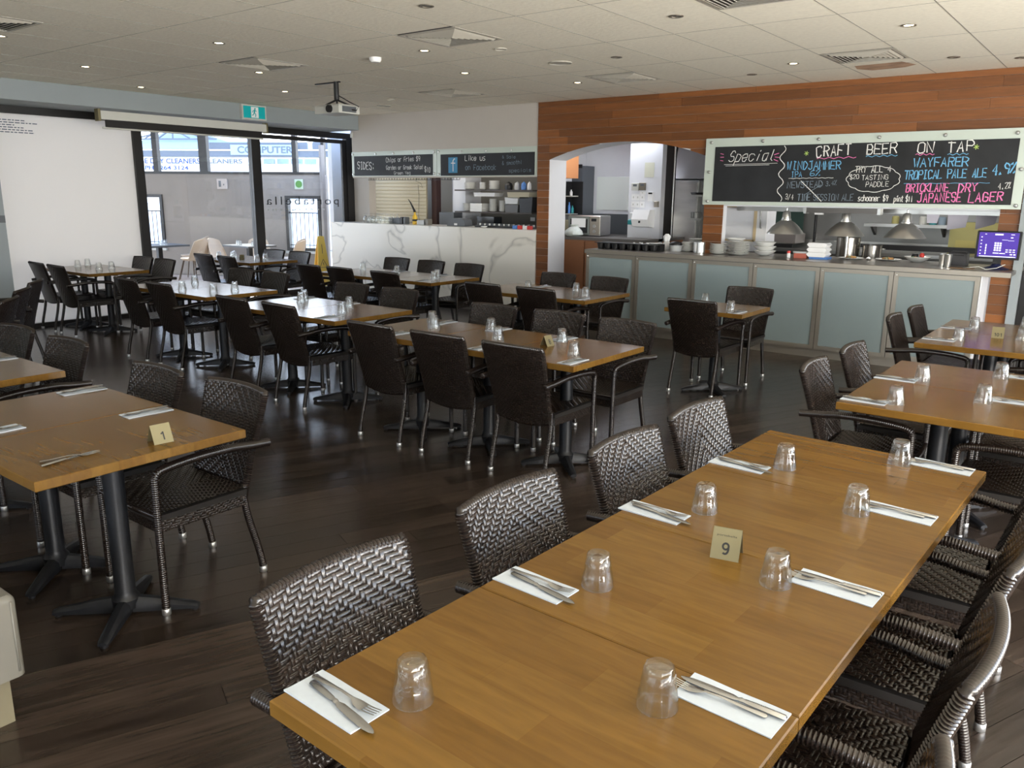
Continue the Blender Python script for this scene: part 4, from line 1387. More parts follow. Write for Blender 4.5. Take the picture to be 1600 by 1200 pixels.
def setting(x, y, ang, where, group, nap=True, kn_off=(0.004, -.012, -6), fk_off=(-.004, .014, 4), simple=False):
    """ang degrees: direction from the diner into the table"""
    a = math.radians(ang)
    z = TZ + .0006
    if nap:
        o = link('paper_napkin', nap_me, None, (x, y, z - .0004), a)
        tag(o, 'folded white paper napkin ' + where, 'napkin', group + ', napkins')
        z += .0032
    c, s = math.cos(a), math.sin(a)
    for nm, lab, off, parts in (('table_knife', 'table knife ', kn_off, (('handle', knh), ('blade', knb))), ('table_fork', 'table fork ', fk_off, (('handle', fhm), ('tines', ftm)))):
        t = thing(nm, lab + ('on its napkin, ' if nap else '') + where, 'knife' if nm == 'table_knife' else 'fork',
                  (x + off[0] * c - off[1] * s, y + off[0] * s + off[1] * c, z), a + math.radians(off[2]), group + ', cutlery')
        for pn, me in parts: link(pn, me, t)
# run 9
rown = ['nearest the camera', 'second from the camera', 'third from the camera', 'farthest']
for k, (x, y) in enumerate(((-1.088, .878), (-1.067, 1.494), (-1.06, 2.102), (-1.033, 2.697))):
    setting(x, y, -2, 'on the left side of run 9, ' + rown[k], 'left settings of run 9', kn_off=(.028, -.010, -7), fk_off=(.008, .017, -1))
for k, (x, y) in enumerate(((-.492, 1.334), (-.476, 1.948), (-.47, 2.57), (-.455, 3.14))):
    setting(x, y, 180 - 3, 'on the right side of run 9, ' + rown[k], 'right settings of run 9', kn_off=(.004, -.016, 2), fk_off=(.028, .006, 5))
for k, (x, y) in enumerate(((-.985, .96), (-.955, 1.576 + .0), (-.955, 2.20), (-.905, 2.76))):
    tumbler(x + .01, y + .012, 'on the left side of run 9, ' + rown[k], 'glasses left on run 9')
for k, (x, y) in enumerate(((-.60, 1.245), (-.602, 1.875), (-.575, 2.492), (-.585, 3.09))):
    tumbler(x, y, 'on the right side of run 9, ' + rown[k], 'glasses right on run 9')
# pair behind run 9
for x, y, l in ((-.82, 4.65, 'left far'), (-.81, 4.02, 'left near'), (-.50, 4.99, 'right far'), (-.49, 4.32, 'right near')):
    tumbler(x, y, 'on the pair behind run 9, ' + l, 'glasses on the pair behind run 9')
for x, y, a, l in ((-.94, 4.60, 0, 'left far'), (-.94, 3.99, 0, 'left near'), (-.37, 5.08, 180, 'right far'), (-.37, 4.42, 180, 'right near')):
    setting(x, y, a, 'on the pair behind run 9, ' + l, 'settings on the pair behind run 9')
for x, y, l in ((-.90, 6.83, 'left far'), (-.90, 6.19, 'left near'), (-.60, 7.12, 'right far'), (-.56, 6.50, 'right near')):
    tumbler(x, y, 'on table 101, ' + l, 'glasses on table 101')
for x, y, a, l in ((-1.01, 6.77, 0, 'left far'), (-1.01, 6.13, 0, 'left near'), (-.40, 6.52, 180, 'right near')):
    setting(x, y, a, 'on table 101, ' + l, 'settings on table 101')
# table 1: no glasses
setting(-3.94, 1.74, -92, 'far left on table 1', 'settings on table 1', kn_off=(0, -.01, 4), fk_off=(0, .01, -14))
setting(-3.33, 1.73, -92, 'far right on table 1', 'settings on table 1', kn_off=(0, -.01, 4), fk_off=(0, .01, -14))
setting(-3.52, 1.20, 92, 'near left on table 1, cut by the left edge', 'settings on table 1', kn_off=(0, -.01, 4), fk_off=(0, .01, -20))
setting(-2.94, 1.23, 96, 'lying bare on the near right of table 1', 'settings on table 1', nap=False, kn_off=(.0, .0, 3), fk_off=(.01, .012, -22))
setting(-5.05, 1.78, -90, 'on the pair behind table 1 at the left edge', 'settings at left edge')
# middle run
for x, y, l in ((-4.13, 4.40, 'left far'), (-3.96, 4.24, 'left near'), (-3.58, 4.42, 'centre far'), (-3.31, 4.16, 'centre near'), (-2.93, 4.36, 'right far'), (-2.62, 4.03, 'right near')):
    tumbler(x, y, 'on the middle run, ' + l, 'glasses on the middle run')
for x, y, a, l in ((-4.06, 4.46, -88, 'left far'), (-3.55, 4.47, -90, 'centre far'), (-2.98, 4.46, -90, 'right far'), (-3.20, 3.87, 90, 'centre near'), (-2.52, 3.87, 90, 'right near'), (-3.98, 3.87, 90, 'left near')):
    setting(x, y, a, 'on the middle run, ' + l, 'settings on the middle run')
for x, y, l in ((-5.80, 4.50, 'left near'), (-5.92, 4.63, 'left far'), (-5.25, 4.57, 'right far'), (-5.04, 4.31, 'right near')):
    tumbler(x, y, 'on the bright pair, ' + l, 'glasses on the bright pair')
for x, y, a, l in ((-5.40, 4.69, -90, 'right far'), (-4.93, 4.07, 90, 'right near'), (-5.98, 4.69, -90, 'left far')):
    setting(x, y, a, 'on the bright pair, ' + l, 'settings on the bright pair')
for x, y, l in ((-7.40, 4.32, 'left near'), (-7.83, 4.72, 'left far'), (-6.96, 4.38, 'right near'), (-6.97, 4.62, 'right far')):
    tumbler(x, y, 'on the glare-lit pair, ' + l, 'glasses on the glare-lit pair')
for x, y, l in ((-10.6, 4.8, 'leftmost'), (-10.72, 4.98, 'farthest'), (-10.05, 4.80, 'nearest'), (-10.10, 4.98, 'rightmost')):
    tumbler(x, y, 'by the frosted window, ' + l + ' of four', 'glasses by the frosted window')
for x, y, l in ((-10.70, 7.12, 'far left'), (-10.72, 6.88, 'near left'), (-10.55, 7.0, 'left middle'), (-9.90, 6.95, 'near right'), (-9.98, 7.15, 'far right')):
    tumbler(x, y, 'by the clear window, ' + l, 'glasses by the clear window')
for x, y, l in ((-7.80, 7.04, 'at the left end'), (-7.15, 7.00, 'in the middle'), (-6.34, 6.79, 'nearest the right end'), (-6.44, 6.95, 'second from the right end')):
    tumbler(x, y, 'before the marble bar, ' + l, 'glasses before the marble bar')
for x, y, a, l in ((-6.55, 7.14, -90, 'right far'), (-6.27, 6.53, 90, 'right near'), (-7.25, 7.14, -90, 'centre far')):
    setting(x, y, a, 'before the marble bar, ' + l, 'settings before the marble bar')
for x, y, l in ((-4.90, 6.65, 'at the left'), (-4.44, 6.84, 'in the middle'), (-4.15, 6.56, 'nearest')):
    tumbler(x, y, 'on the arch pair, ' + l, 'glasses on the arch pair')
for x, y, a, l in ((-4.08, 6.36, 90, 'right near'), (-4.95, 6.97, -90, 'left far')):
    setting(x, y, a, 'on the arch pair, ' + l, 'settings on the arch pair')
for x, y, l in ((-3.06, 6.86, 'far one'), (-2.68, 6.53, 'near one')):
    tumbler(x, y, 'on the lone table, ' + l, 'glasses on the lone table')
for x, y, a, l in ((-2.60, 6.49, 90, 'near one'), (-3.12, 6.89, -90, 'far one')):
    setting(x, y, a, 'on the lone table, ' + l, 'settings on the lone table')
# number plates ---------------------------------------------------------------
def circ(cx, cy, rx, ry, a0, a1, n=16):
    return [(cx + rx * math.cos(math.radians(a0 + (a1 - a0) * i / n)), cy + ry * math.sin(math.radians(a0 + (a1 - a0) * i / n))) for i in range(n + 1)]
NUM = {
    '1': [[(.18, .74), (.36, .84), (.46, .97)], [(.46, 1.0), (.46, 0)]],
    '0': [circ(.32, .5, .24, .43, 0, 360, 24)],
    '9': [circ(.32, .68, .235, .25, 0, 360, 20), circ(.32, .5, .235, .43, 10, -35, 8) + circ(.30, .33, .22, .26, -25, -135, 10)],
    '8': [circ(.32, .73, .2, .21, 0, 360, 18), circ(.32, .27, .24, .22, 0, 360, 18)],
    '7': [[(.05, .93), (.58, .93), (.42, .55), (.28, .0)]],
}
def digits(txt, h, m, parent, loc, rot):
    mb = MB()
    adv = .72
    w_ = len(txt) * adv - .1
    for i, ch in enumerate(txt):
        for st_ in NUM[ch]:
            pts = [((p[0] + i * adv - w_ / 2) * h, p[1] * h) for p in st_]
            P = [Vector(p) for p in pts]
            n = len(P); vs = []; fs = []
            closed = (P[0] - P[-1]).length < 1e-5
            for k in range(n):
                q0 = P[k - 1] if k > 0 else (P[-2] if closed else P[0])
                q1 = P[k + 1] if k < n - 1 else (P[1] if closed else P[-1])
                d = (q1 - q0).normalized(); q = Vector((-d.y, d.x)) * h * .082
                vs += [(P[k].x + q.x, P[k].y + q.y, 0), (P[k].x - q.x, P[k].y - q.y, 0)]
            for k in range(n - 1): fs.append((2 * k + 1, 2 * k + 3, 2 * k + 2, 2 * k))
            mb.add(vs, fs)
    o = mb.build('numeral', m, parent)
    o.location = loc; o.rotation_euler = rot
    return o
def tent(x, y, rz, txt, label, wd=.068, ht=.072, brand=False, mirror=False):
    t = thing('number_plate', label, 'number sign', (x, y, TZ + .0004), math.radians(rz))
    lean = .034
    mb = MB()
    for s in (-1, 1):
        a = [(-wd / 2, s * lean, 0), (wd / 2, s * lean, 0), (wd / 2, s * .0012, ht), (-wd / 2, s * .0012, ht)]
        b = [(p[0], p[1] - s * .0016, p[2]) for p in a]
        mb.add(a + b, [(0, 1, 2, 3), (7, 6, 5, 4), (0, 4, 5, 1), (1, 5, 6, 2), (2, 6, 7, 3), (3, 7, 4, 0)])
    mb.build('folded_plate', M['brass'], t)
    th = math.atan2(ht, lean)
    h = .034 if len(txt) < 3 else .026
    wdth = {1: .022 if txt != '1' else .010, 3: .046}[len(txt)]
    for s in (-1, 1):
        zc = .013
        yy = lean * (1 - zc / ht)
        digits(txt, h * .95, M['ink'], t, (0, s * (yy + .0008), zc), (th, 0, 0 if s < 0 else PI))
        if brand:
            print_text('portabella', .0065, M['ink'], t, (0, s * (lean * (1 - .056 / ht) + .0012), .056), (th, 0, 0 if s < 0 else PI), width=.052)
    return t
tent(-.765, 1.955, 12, '9', 'gold tent plate numbered 9 on the long run of tables', .075, .078, True)
tent(-2.89, 1.545, 84, '1', 'gold tent plate numbered 1 on the left front table', .075, .07)
tent(-.705, 6.49, 5, '101', 'gold tent plate numbered 101 on the far right table', .075, .075)
tent(-2.93, 4.19, 84, '8', 'gold tent plate seen from its side on the middle run', .07, .065)
tent(-10.3, 6.98, 70, '7', 'dark tent plate among glasses by the clear window', .06, .06)
# bench ------------------------------------------------------------------------
bn = thing('bench', 'beige vinyl upholstered bench seat cut off by the lower left edge', 'bench', (-3.35, .0, 0))
def rbox(mb, x0, x1, y0, y1, z0, z1, r, n=4):
    """box with rounded vertical and top edges"""
    prof = [(0, z0), (0, z1 - r)] + [(r * (1 - math.cos(a * PI / 2 / n)), z1 - r + r * math.sin(a * PI / 2 / n)) for a in range(1, n + 1)]
    vs = []; fs = []
    ring = []
    for cx, cy, a0 in ((x1, y1, 0), (x0, y1, 1), (x0, y0, 2), (x1, y0, 3)):
        sx = -1 if cx == x1 else 1; sy = -1 if cy == y1 else 1
        for k in range(n + 1):
            a = (a0 + k / n) * PI / 2
            ring.append((cx + sx * r, cy + sy * r, math.cos(a), math.sin(a)))
    m = len(ring)
    for ins, z in prof:
        for (cx, cy, c, s) in ring:
            vs.append((cx + (r - ins) * c, cy + (r - ins) * s, z))
    for k in range(len(prof) - 1):
        for i in range(m):
            j = (i + 1) % m
            fs.append((k * m + i, k * m + j, (k + 1) * m + j, (k + 1) * m + i))
    fs.append(tuple(range(m - 1, -1, -1))); fs.append(tuple((len(prof) - 1) * m + i for i in range(m)))
    return mb.add(vs, fs)
rbox(MB(), -.62, .70, -1.6, .90, .17, .45, .025).build('upholstered_seat', M['beige'], bn, 40)
MB().box(-.58, .66, -1.55, .86, .0, .17).build('plinth', mat('pale_plinth', (.16, .14, .09), .6), bn)
MB().tube([(.70, .88, .19), (.70, .88, .43)], .004, 6).tube([(.68, -1.5, .447), (.68, .875, .447)], .004, 6).build('piping', M['beige'], bn, True)
# ================================================================== COUNTER TOP
CT = 1.0305
def lathe_me(name, prof, m, n=24, ang=40):
    return MB().lathe(prof, n).mesh(name, m, ang)
plate_me = lathe_me('plate', [(.055, 0), (.06, .002), (.11, .012), (.125, .017), (.124, .019), (.108, .0145), (.06, .0055), (.0001, .005)], M['plate'], 28)
small_me = lathe_me('plate', [(.045, 0), (.05, .002), (.085, .012), (.093, .017), (.092, .019), (.083, .0145), (.05, .0055), (.0001, .005)], M['plate'], 24)
bowl_me = lathe_me('bowl', [(.05, 0), (.055, .004), (.09, .018), (.125, .05), (.132, .056), (.130, .058), (.12, .051), (.085, .022), (.05, .009), (.0001, .008)], M['plate'], 28)
NTH = ['first', 'second', 'third', 'fourth', 'fifth', 'sixth', 'seventh', 'eighth', 'ninth', 'tenth', 'eleventh', 'twelfth', 'thirteenth', 'fourteenth', 'fifteenth', 'sixteenth']
def stack(x, y, z, n, me, nm, where, dz=.0135, sc=1.0, cat='plate', top=None):
    for k in range(n):
        o = link(nm, me, None, (x + random.uniform(-.002, .002), y + random.uniform(-.002, .002), z + k * dz), random.uniform(0, 6))
        o.scale = (sc, sc, 1)
        pos = 'bottom one' if k == 0 else ('top one' if k == n - 1 else NTH[k] + ' from the bottom')
        tag(o, f'white china {nm}, {pos} {where}', cat, f'{nm}s {where}')
stack(-4.43, 9.33, CT, 8, small_me, 'plate', 'of the stack behind the steel can', .0135, .95)
stack(-4.37, 9.50, CT + .0, 9, plate_me, 'plate', 'of the wide stack at the arch post', .0165)
stack(-3.97, 9.17, CT, 8, small_me, 'plate', 'of the short plate stack on the pass', .015, 1.08)
stack(-3.72, 9.19, CT, 10, plate_me, 'plate', 'of the tall plate stack on the pass', .0155, .96)
for k in range(3):
    o = link('bowl', bowl_me, None, (-3.47, 9.33, CT + k * .05))
    tag(o, 'white china bowl, ' + ['bottom', 'middle', 'top'][k] + ' one of the bowls left of the heat lamps', 'bowl', 'bowls on the pass')
for k in range(4):
    o = link('plate', small_me, None, (-3.86, 9.42, CT + k * .045)); o.scale = (1.2, 1.2, 2.4)
    tag(o, 'white shallow dish, ' + ['bottom', 'second', 'third', 'top'][k] + ' one behind the short plate stack', 'dish', 'shallow dishes')
t = thing('steel_canister', 'round steel canister with paper label between plate stacks', 'container', (-4.22, 9.22, CT))
MB().lathe([(.082, 0), (.085, .003), (.085, .125), (.088, .128), (.08, .128), (.08, .004), (.0001, .004)], 24).build('body', M['lampsteel'], t, 40)
MB().prism([(.0865 * math.cos(a), .0865 * math.sin(a)) for a in (-2.1, -1.9, -1.7)] + [(.085 * math.cos(a), .085 * math.sin(a)) for a in (-1.7, -1.9, -2.1)], 'z', .02, .11).build('paper_label', M['foam'], t)
t = thing('docket_holder', 'white fluted paper cup stack standing behind the steel canister', 'cup', (-4.15, 9.36, CT))
MB().lathe([(.04, 0), (.05, .12), (.072, .205), (.066, .205), (.045, .12), (.036, .005), (.0001, .005)], 8).build('paper_cup', M['foam'], t)
t = thing('plastic_tub', 'translucent round tub with dark contents right of the muffin tray', 'tub', (-4.57, 9.27, CT))
MB().lathe([(.07, 0), (.082, .07), (.086, .072), (.078, .072), (.066, .004), (.0001, .004)], 24).build('tub', M['clearbox'], t, 40)
MB().lathe([(.077, .066), (.083, .085), (.06, .11), (.0001, .12)], 12).build('dark_contents', M['black'], t, 60)
t = thing('napkin_bundle', 'crumpled white napkin bundle behind the round tub', 'napkin', (-4.74, 9.36, CT))
MB().lathe([(.03, 0), (.055, .05), (.035, .11), (.05, .17), (.02, .2), (.0001, .19)], 7).build('folded_paper', M['foam'], t)
# tray of black cups
t = thing('muffin_tray', 'long black tray of eight deep cups at the left end of the pass', 'tray', (-5.12, 9.05, CT))
for k in range(8):
    x = -.38 + k * .108
    MB().lathe([(.034, 0), (.046, .05), (.05, .078), (.047, .078), (.042, .05), (.031, .004), (.0001, .004)], 16, (x, -.03, 0)).build('cup', M['black'], t, 40)
MB().box(-.44, .44, .03, .14, .0, .075).box(-.44, .44, -.09, .14, .074, .082).build('tray_body', M['black'], t)
for k, (x, y) in enumerate(((-4.93, 9.06), (-4.88, 9.1), (-4.98, 9.1), (-4.84, 9.05), (-5.03, 9.04))):
    o = MB().lathe([(.001, 0), (.016, .004), (.014, .012), (.0001, .015)], 8).build('portion_pack', M['foam'], None, 60, loc=(x, y, CT + .0825))
    tag(o, 'tiny white portion pack on the muffin tray, ' + ['front middle', 'rear right', 'rear left', 'rightmost', 'leftmost'][k], 'packet', 'portion packs on the muffin tray')
o = MB().lathe([(.05, 0), (.10, .008), (.10, .011), (.05, .004), (.0001, .003)], 20).build('saucer', M['plate'], None, 40, loc=(-4.80, 9.16, CT + .0825))
tag(o, 'flat white saucer on the right end of the muffin tray', 'saucer')
# salt/pepper red and sauce tub
t = thing('sauce_bottle', 'small red-capped shaker left of the foam boxes', 'shaker', (-3.14, 9.2, CT))
MB().lathe([(.02, 0), (.022, .03), (.018, .05)], 12).build('body', M['foam'], t, 40)
MB().lathe([(.019, .05), (.019, .075), (.0001, .078)], 12).build('cap', M['red'], t, 40)
t = thing('food_tub', 'clear tub of red sauce beside the foam boxes', 'tub', (-3.01, 9.24, CT))
MB().bbox(-.07, .07, -.05, .05, 0, .055, .006).build('red_contents', mat('tomato_sauce', (.45, .12, .08), .4), t)
MB().box(-.074, .074, -.054, .054, .055, .075).build('lid', M['clearbox'], t)
for k in range(3):
    t = thing('takeaway_box', 'white foam takeaway box, ' + ['bottom one on a blue pack', 'middle one', 'top one'][k] + ' of the stack on the pass', 'box', (-2.83, 9.27, CT + .022 + k * .052), group='foam boxes')
    z0 = 0
    MB().prism([(-.085, 0), (.085, 0), (.108, .026), (-.108, .026)], 'y', -.09, .09).build('base', M['foam'], t)
    MB().prism([(-.112, .026), (.112, .026), (.088, .05), (-.088, .05)], 'y', -.092, .092).build('lid', M['foam'], t)
o = MB().box(-.1, .1, -.08, .08, 0, .021).build('blue_packet', M['bluep'], None, loc=(-2.81, 9.27, CT))
tag(o, 'flat blue packet under the foam takeaway boxes', 'packet')
# three plates of food
for x, y, nm, lb in ((-2.53, 9.45, 'plate', 'white plate with fried food below the middle heat lamp'), (-2.16, 9.52, 'plate', 'white plate with food left of the bowl'), (-1.88, 9.56, 'bowl', 'white bowl with dark salad and a red garnish')):
    t = thing('food_plate', lb, 'plate', (x, y, CT))
    c_ = link(nm, plate_me if nm == 'plate' else bowl_me, t)
    if nm == 'plate': c_.scale = (1.05, 1.05, 1.1)
    for k in range(7):
        a = k * .9; r = .028 + .014 * (k % 3)
        mm = [M['foodbrown'], M['brass'], M['foodbrown'], M['greenleaf']][k % 4] if nm == 'plate' else [M['black'], M['greenleaf'], M['foodbrown']][k % 3]
        MB().lathe([(.022, 0), (.026, .01), (.016, .022), (.0001, .026)], 7, (r * math.cos(a), r * math.sin(a), .012 if nm == 'plate' else .035)).build('food_piece', mm, t, 60)
    if nm == 'bowl':
        MB().lathe([(.02, 0), (.026, .02), (.018, .045), (.0001, .05)], 10, (.04, 0, .05)).build('red_garnish', M['red'], t, 60)
        MB().lathe([(.02, 0), (.04, .02), (.03, .05), (.0001, .06)], 8, (-.03, .01, .035)).build('dark_bun', M['black'], t, 60)
o = MB().lathe([(.02, 0), (.03, .02), (.012, .035), (.0001, .04)], 8).build('garnish_cup', M['steel'], None, 40, loc=(-2.34, 9.42, CT))
tag(o, 'small steel garnish cup between the two food plates', 'cup')
# heat lamps
for x, lb in ((-3.235, 'left aluminium heat lamp hanging over the pass'), (-2.585, 'middle aluminium heat lamp hanging over the pass'), (-1.975, 'right aluminium heat lamp hanging over the pass')):
    t = thing('heat_lamp', lb, 'lamp', (x, 9.3, 1.29), group='heat lamps')
    MB().lathe([(.205, 0), (.203, .004), (.185, .03), (.15, .075), (.095, .125), (.058, .148), (.052, .150), (.046, .148), (.09, .120), (.145, .07), (.18, .025), (.2, 0)], 32).build('shade', M['lampsteel'], t, 40)
    MB().lathe([(.056, .148), (.054, .165), (.048, .168), (.042, .235), (.03, .25), (.008, .256), (.008, .285)], 24).build('lamp_holder', M['lampsteel'], t, 40)
    MB().cyl((0, 0, .284), (0, 0, .30), .004).build('cord', M['black'], t)
    MB().lathe([(.0001, .03), (.03, .045), (.03, .09), (.0001, .1)], 14).build('bulb', M['lampoff'], t, 40)
o = MB().cyl((0, 0, 0), (0, 0, .55), .012).build('support_pole', M['lampsteel'], None, 40, loc=(-2.585, 9.42, CT))
tag(o, 'slim steel pole rising from the pass under the middle heat lamp', 'pole')
t = thing('heat_strip', 'dark steel docket rail under the chalkboard', 'rail', (-2.62, 9.26, 1.53))
MB().box(-.39, .39, -.05, .05, 0, .052).build('rail_body', mat('dark_steel', (.12, .11, .10), .3, .8), t)
MB().box(.37, .4, -.055, .055, -.01, .07).box(-.4, -.37, -.055, .055, -.01, .07).build('end_cap', M['steel'], t)
# till
t = thing('till_monitor', 'touch-screen till showing a purple keypad at the right end', 'monitor', (-1.10, 9.12, CT), math.radians(-3))
MB().lathe([(.11, 0), (.115, .008), (.05, .03), (.035, .05)], 20, (0, .04, 0)).build('foot', mat('blue_black_plastic', (.015, .02, .06), .3), t, 40)
MB().box(-.035, .035, .05, .07, .03, .2).build('stand', M['black'], t)
b_ = MB().bbox(-.188, .188, .0, .035, .095, .365, .008).build('casing', M['black'], t)
s_ = MB().box(-.168, .168, -.003, .0, .115, .35).build('screen', M['screen'], t)
km = []
for i in range(3):
    for j in range(4):
        km.append((-.03 + i * .022, .175 + j * .022, .016, .016))
for i in range(6): km.append((-.15, .14 + i * .032, .012, .009))
for i in range(4): km.append((-.105, .14 + i * .026, .010, .02))
for i in range(3): km.append((.07 + i * .03, .165, .02, .009)); km.append((.07 + i * .03, .185, .02, .009))
km += [(-.035, .325, .07, .014), (-.035, .15, .05, .01), (.02, .15, .05, .008), (.11, .14, .02, .012), (.14, .14, .018, .012), (-.15, .118, .31, .008), (-.12, .33, .015, .006), (.1, .33, .03, .006), (.03, .28, .05, .003), (.08, .275, .05, .003), (.1, .3, .02, .01)]
for (x, z, a, b) in km:
    MB().box(x, x + a, -.0042, -.003, z, z + b).build('key', M['sdot'], s_)
t = thing('docket_printer', 'dark docket printer left of the till monitor', 'printer', (-1.47, 9.42, CT))
MB().bbox(-.085, .085, -.08, .08, 0, .14, .02).build('body', mat('charcoal_plastic', (.05, .05, .055), .5), t)
MB().box(-.06, .06, -.083, -.078, .1, .108).build('paper_slot', M['ink'], t)
for k, (x, y) in enumerate(((-1.565, 9.12), (-1.51, 9.10))):
    o = MB().lathe([(.026, 0), (.034, .12), (.035, .123), (.031, .123), (.024, .004), (.0001, .004)], 18).build('steel_cup', M['lampsteel'], None, 40, loc=(x, y, CT))
    tag(o, ['left', 'right'][k] + ' polished steel milkshake cup beside the docket printer', 'cup', 'steel cups')
o = MB().box(-.12, .1, -.06, .06, 0, .004).build('order_pad', mat('brown_card', (.28, .18, .1), .7), None, loc=(-1.36, 9.0, CT))
tag(o, 'brown order pad lying in front of the docket printer', 'pad')
o = MB().tube([(-.1, 0, .004), (-.03, -.05, .02), (.04, -.02, .03), (.1, -.05, .008), (.18, .02, .02), (.25, .0, .06)], .004, 6).build('till_cable', M['casing'], None, True, loc=(-1.25, 8.97, CT))
tag(o, 'loose grey cable looping in front of the till', 'cable')

# ================================================================== KITCHEN BEYOND
st_ = M['steel']
kp = struct('wall_pier', MB().box(-5.96, -5.45, 10.5, 10.62, 0, 2.99), M['white'])
struct('wall_alcove', MB().box(-7.24, -5.96, 11.35, 11.5, 0, 2.99), M['white'])
def wallbox(nm, label, cat, x0, x1, z0, z1, y, dep, m, extra=None, group=None):
    t = thing(nm, label, cat, ((x0 + x1) / 2, y, z0), group=group)
    w2 = (x1 - x0) / 2
    MB().bbox(-w2, w2, -dep, 0, 0, z1 - z0, min(.004, dep * .3)).build('body', m, t)
    if extra: extra(t, w2, z1 - z0, dep)
    return t
def frameplate(t, w2, h, d):
    MB().box(-w2 * .55, w2 * .55, -d - .002, -d, h * .55, h * .85).build('display', M['grey'], t)
wallbox('notice', 'pale cream notice card high on the white pier', 'notice', -5.72, -5.57, 1.95, 2.15, 10.499, .003, mat('cream_card', (.62, .62, .50), .7))
wallbox('thermostat', 'left wall controller with small grey display on the white pier', 'control', -5.91, -5.80, 1.765, 1.87, 10.499, .02, M['casing'], frameplate)
wallbox('thermostat', 'right darker wall controller on the white pier', 'control', -5.79, -5.69, 1.77, 1.875, 10.499, .02, M['trim'], frameplate)
k_ = 0
for z, xs in ((1.715, ((-5.78, -5.69),)), (1.63, ((-5.91, -5.845), (-5.84, -5.775), (-5.77, -5.70))), (1.53, ((-5.91, -5.845), (-5.84, -5.775), (-5.77, -5.70))), (1.43, ((-5.91, -5.83),))):
    for (a, b) in xs:
        hh = .04 if z > 1.7 else .085
        nm = ['under the right controller', 'top row left', 'top row middle', 'top row right', 'second row left', 'second row middle', 'second row right', 'beside the soap dispenser'][k_]
        k_ += 1
        wallbox('light_switch', 'white switch plate on the pier, ' + nm, 'switch', a, b, z, z + hh, 10.499, .008, M['foam'], (lambda t, w2, h, d: MB().box(-.008, .008, -d - .004, -d, h * .35, h * .65).build('rocker', M['casing'], t)), group='white switch plates')
wallbox('remote_control', 'white remote in a holder right of the switch plates', 'remote', -5.64, -5.565, 1.62, 1.745, 10.499, .025, M['foam'], (lambda t, w2, h, d: MB().box(-w2 * .8, w2 * .8, -d - .002, -d, h * .78, h * .97).build('display', M['black'], t)))
wallbox('bracket', 'grey metal bracket above the towel dispenser', 'bracket', -5.53, -5.47, 1.54, 1.62, 10.499, .04, M['alu'])
t = thing('towel_dispenser', 'white paper towel dispenser on the white pier', 'dispenser', (-5.665, 10.499, 1.25))
MB().prism([(0, 0), (-.16, .02), (-.2, .12), (-.14, .25), (0, .25)], 'x', -.13, .13).build('cover', M['foam'], t)
MB().prism([(-.197, .07), (-.199, .075), (-.197, .10), (-.19, .10)], 'x', -.015, .015).build('lock', M['ink'], t)
t = thing('soap_dispenser', 'teal and white soap dispenser left of the towel dispenser', 'dispenser', (-5.865, 10.499, 1.29))
MB().bbox(-.045, .045, -.09, 0, .0, .07, .01).build('teal_base', M['tealp'], t)
MB().bbox(-.035, .035, -.07, 0, .07, .17, .01).build('cover', M['foam'], t)
wallbox('whiteboard', 'plain whiteboard on the kitchen alcove wall', 'whiteboard', -7.02, -6.42, 1.47, 1.98, 11.349, .012, mat('whiteboard_face', (.78, .82, .78), .35))
wallbox('power_outlet', 'white power outlet on the alcove wall by the grey cupboard', 'outlet', -7.22, -7.10, 1.47, 1.55, 11.349, .012, M['foam'])
t = thing('splashback', 'grey splashback panel behind the microwave', 'panel', (-6.8, 11.34, 1.1)); MB().box(-.42, .44, -.02, 0, 0, .31).build('panel', M['grey'], t)
t = thing('tall_cupboard', 'tall dark grey cupboard door standing at the alcove left', 'cupboard', (-7.15, 10.95, 1.12))
MB().bbox(-.095, .095, 0, .35, .0, 1.02, .004).build('door', mat('slate_door', (.09, .10, .115), .5), t)
MB().box(-.12, .095, -.01, 0, .985, 1.04).build('top_rail', M['black'], t)
t = thing('wall_cabinet', 'orange-brown overhead cabinet inside the arch at left', 'cabinet', (-7.12, 10.1, 1.94))
MB().box(-.12, .22, 0, .5, 0, .7).build('carcass', mat('orange_laminate', (.62, .27, .11), .5), t)
t = thing('open_shelf_unit', 'dark open shelves behind the arch jamb with odds and ends', 'shelf', (-7.1, 10.7, 1.4))
MB().box(-.12, -.1, 0, .2, 0, .5).box(-.12, .1, .19, .2, 0, .5).build('back', M['black'], t)
for z in (.0, .27): MB().box(-.12, .02, 0, .2, z, z + .015).build('shelf', M['casing'], t)
for k, (x, z, h, m, lb) in enumerate(((-7.17, 1.416, .17, M['bluep'], 'slim dark blue bottle'), (-7.11, 1.416, .12, M['tealp'], 'short teal jar'), (-7.14, 1.686, .09, M['foam'], 'small white jar'))):
    o = MB().lathe([(.02, 0), (.022, .005), (.022, h * .65), (.01, h * .8), (.01, h), (.0001, h)], 12).build('bottle', m, None, 40, loc=(x, 10.78, z)); tag(o, lb + ' on the open shelves behind the arch jamb', 'bottle')
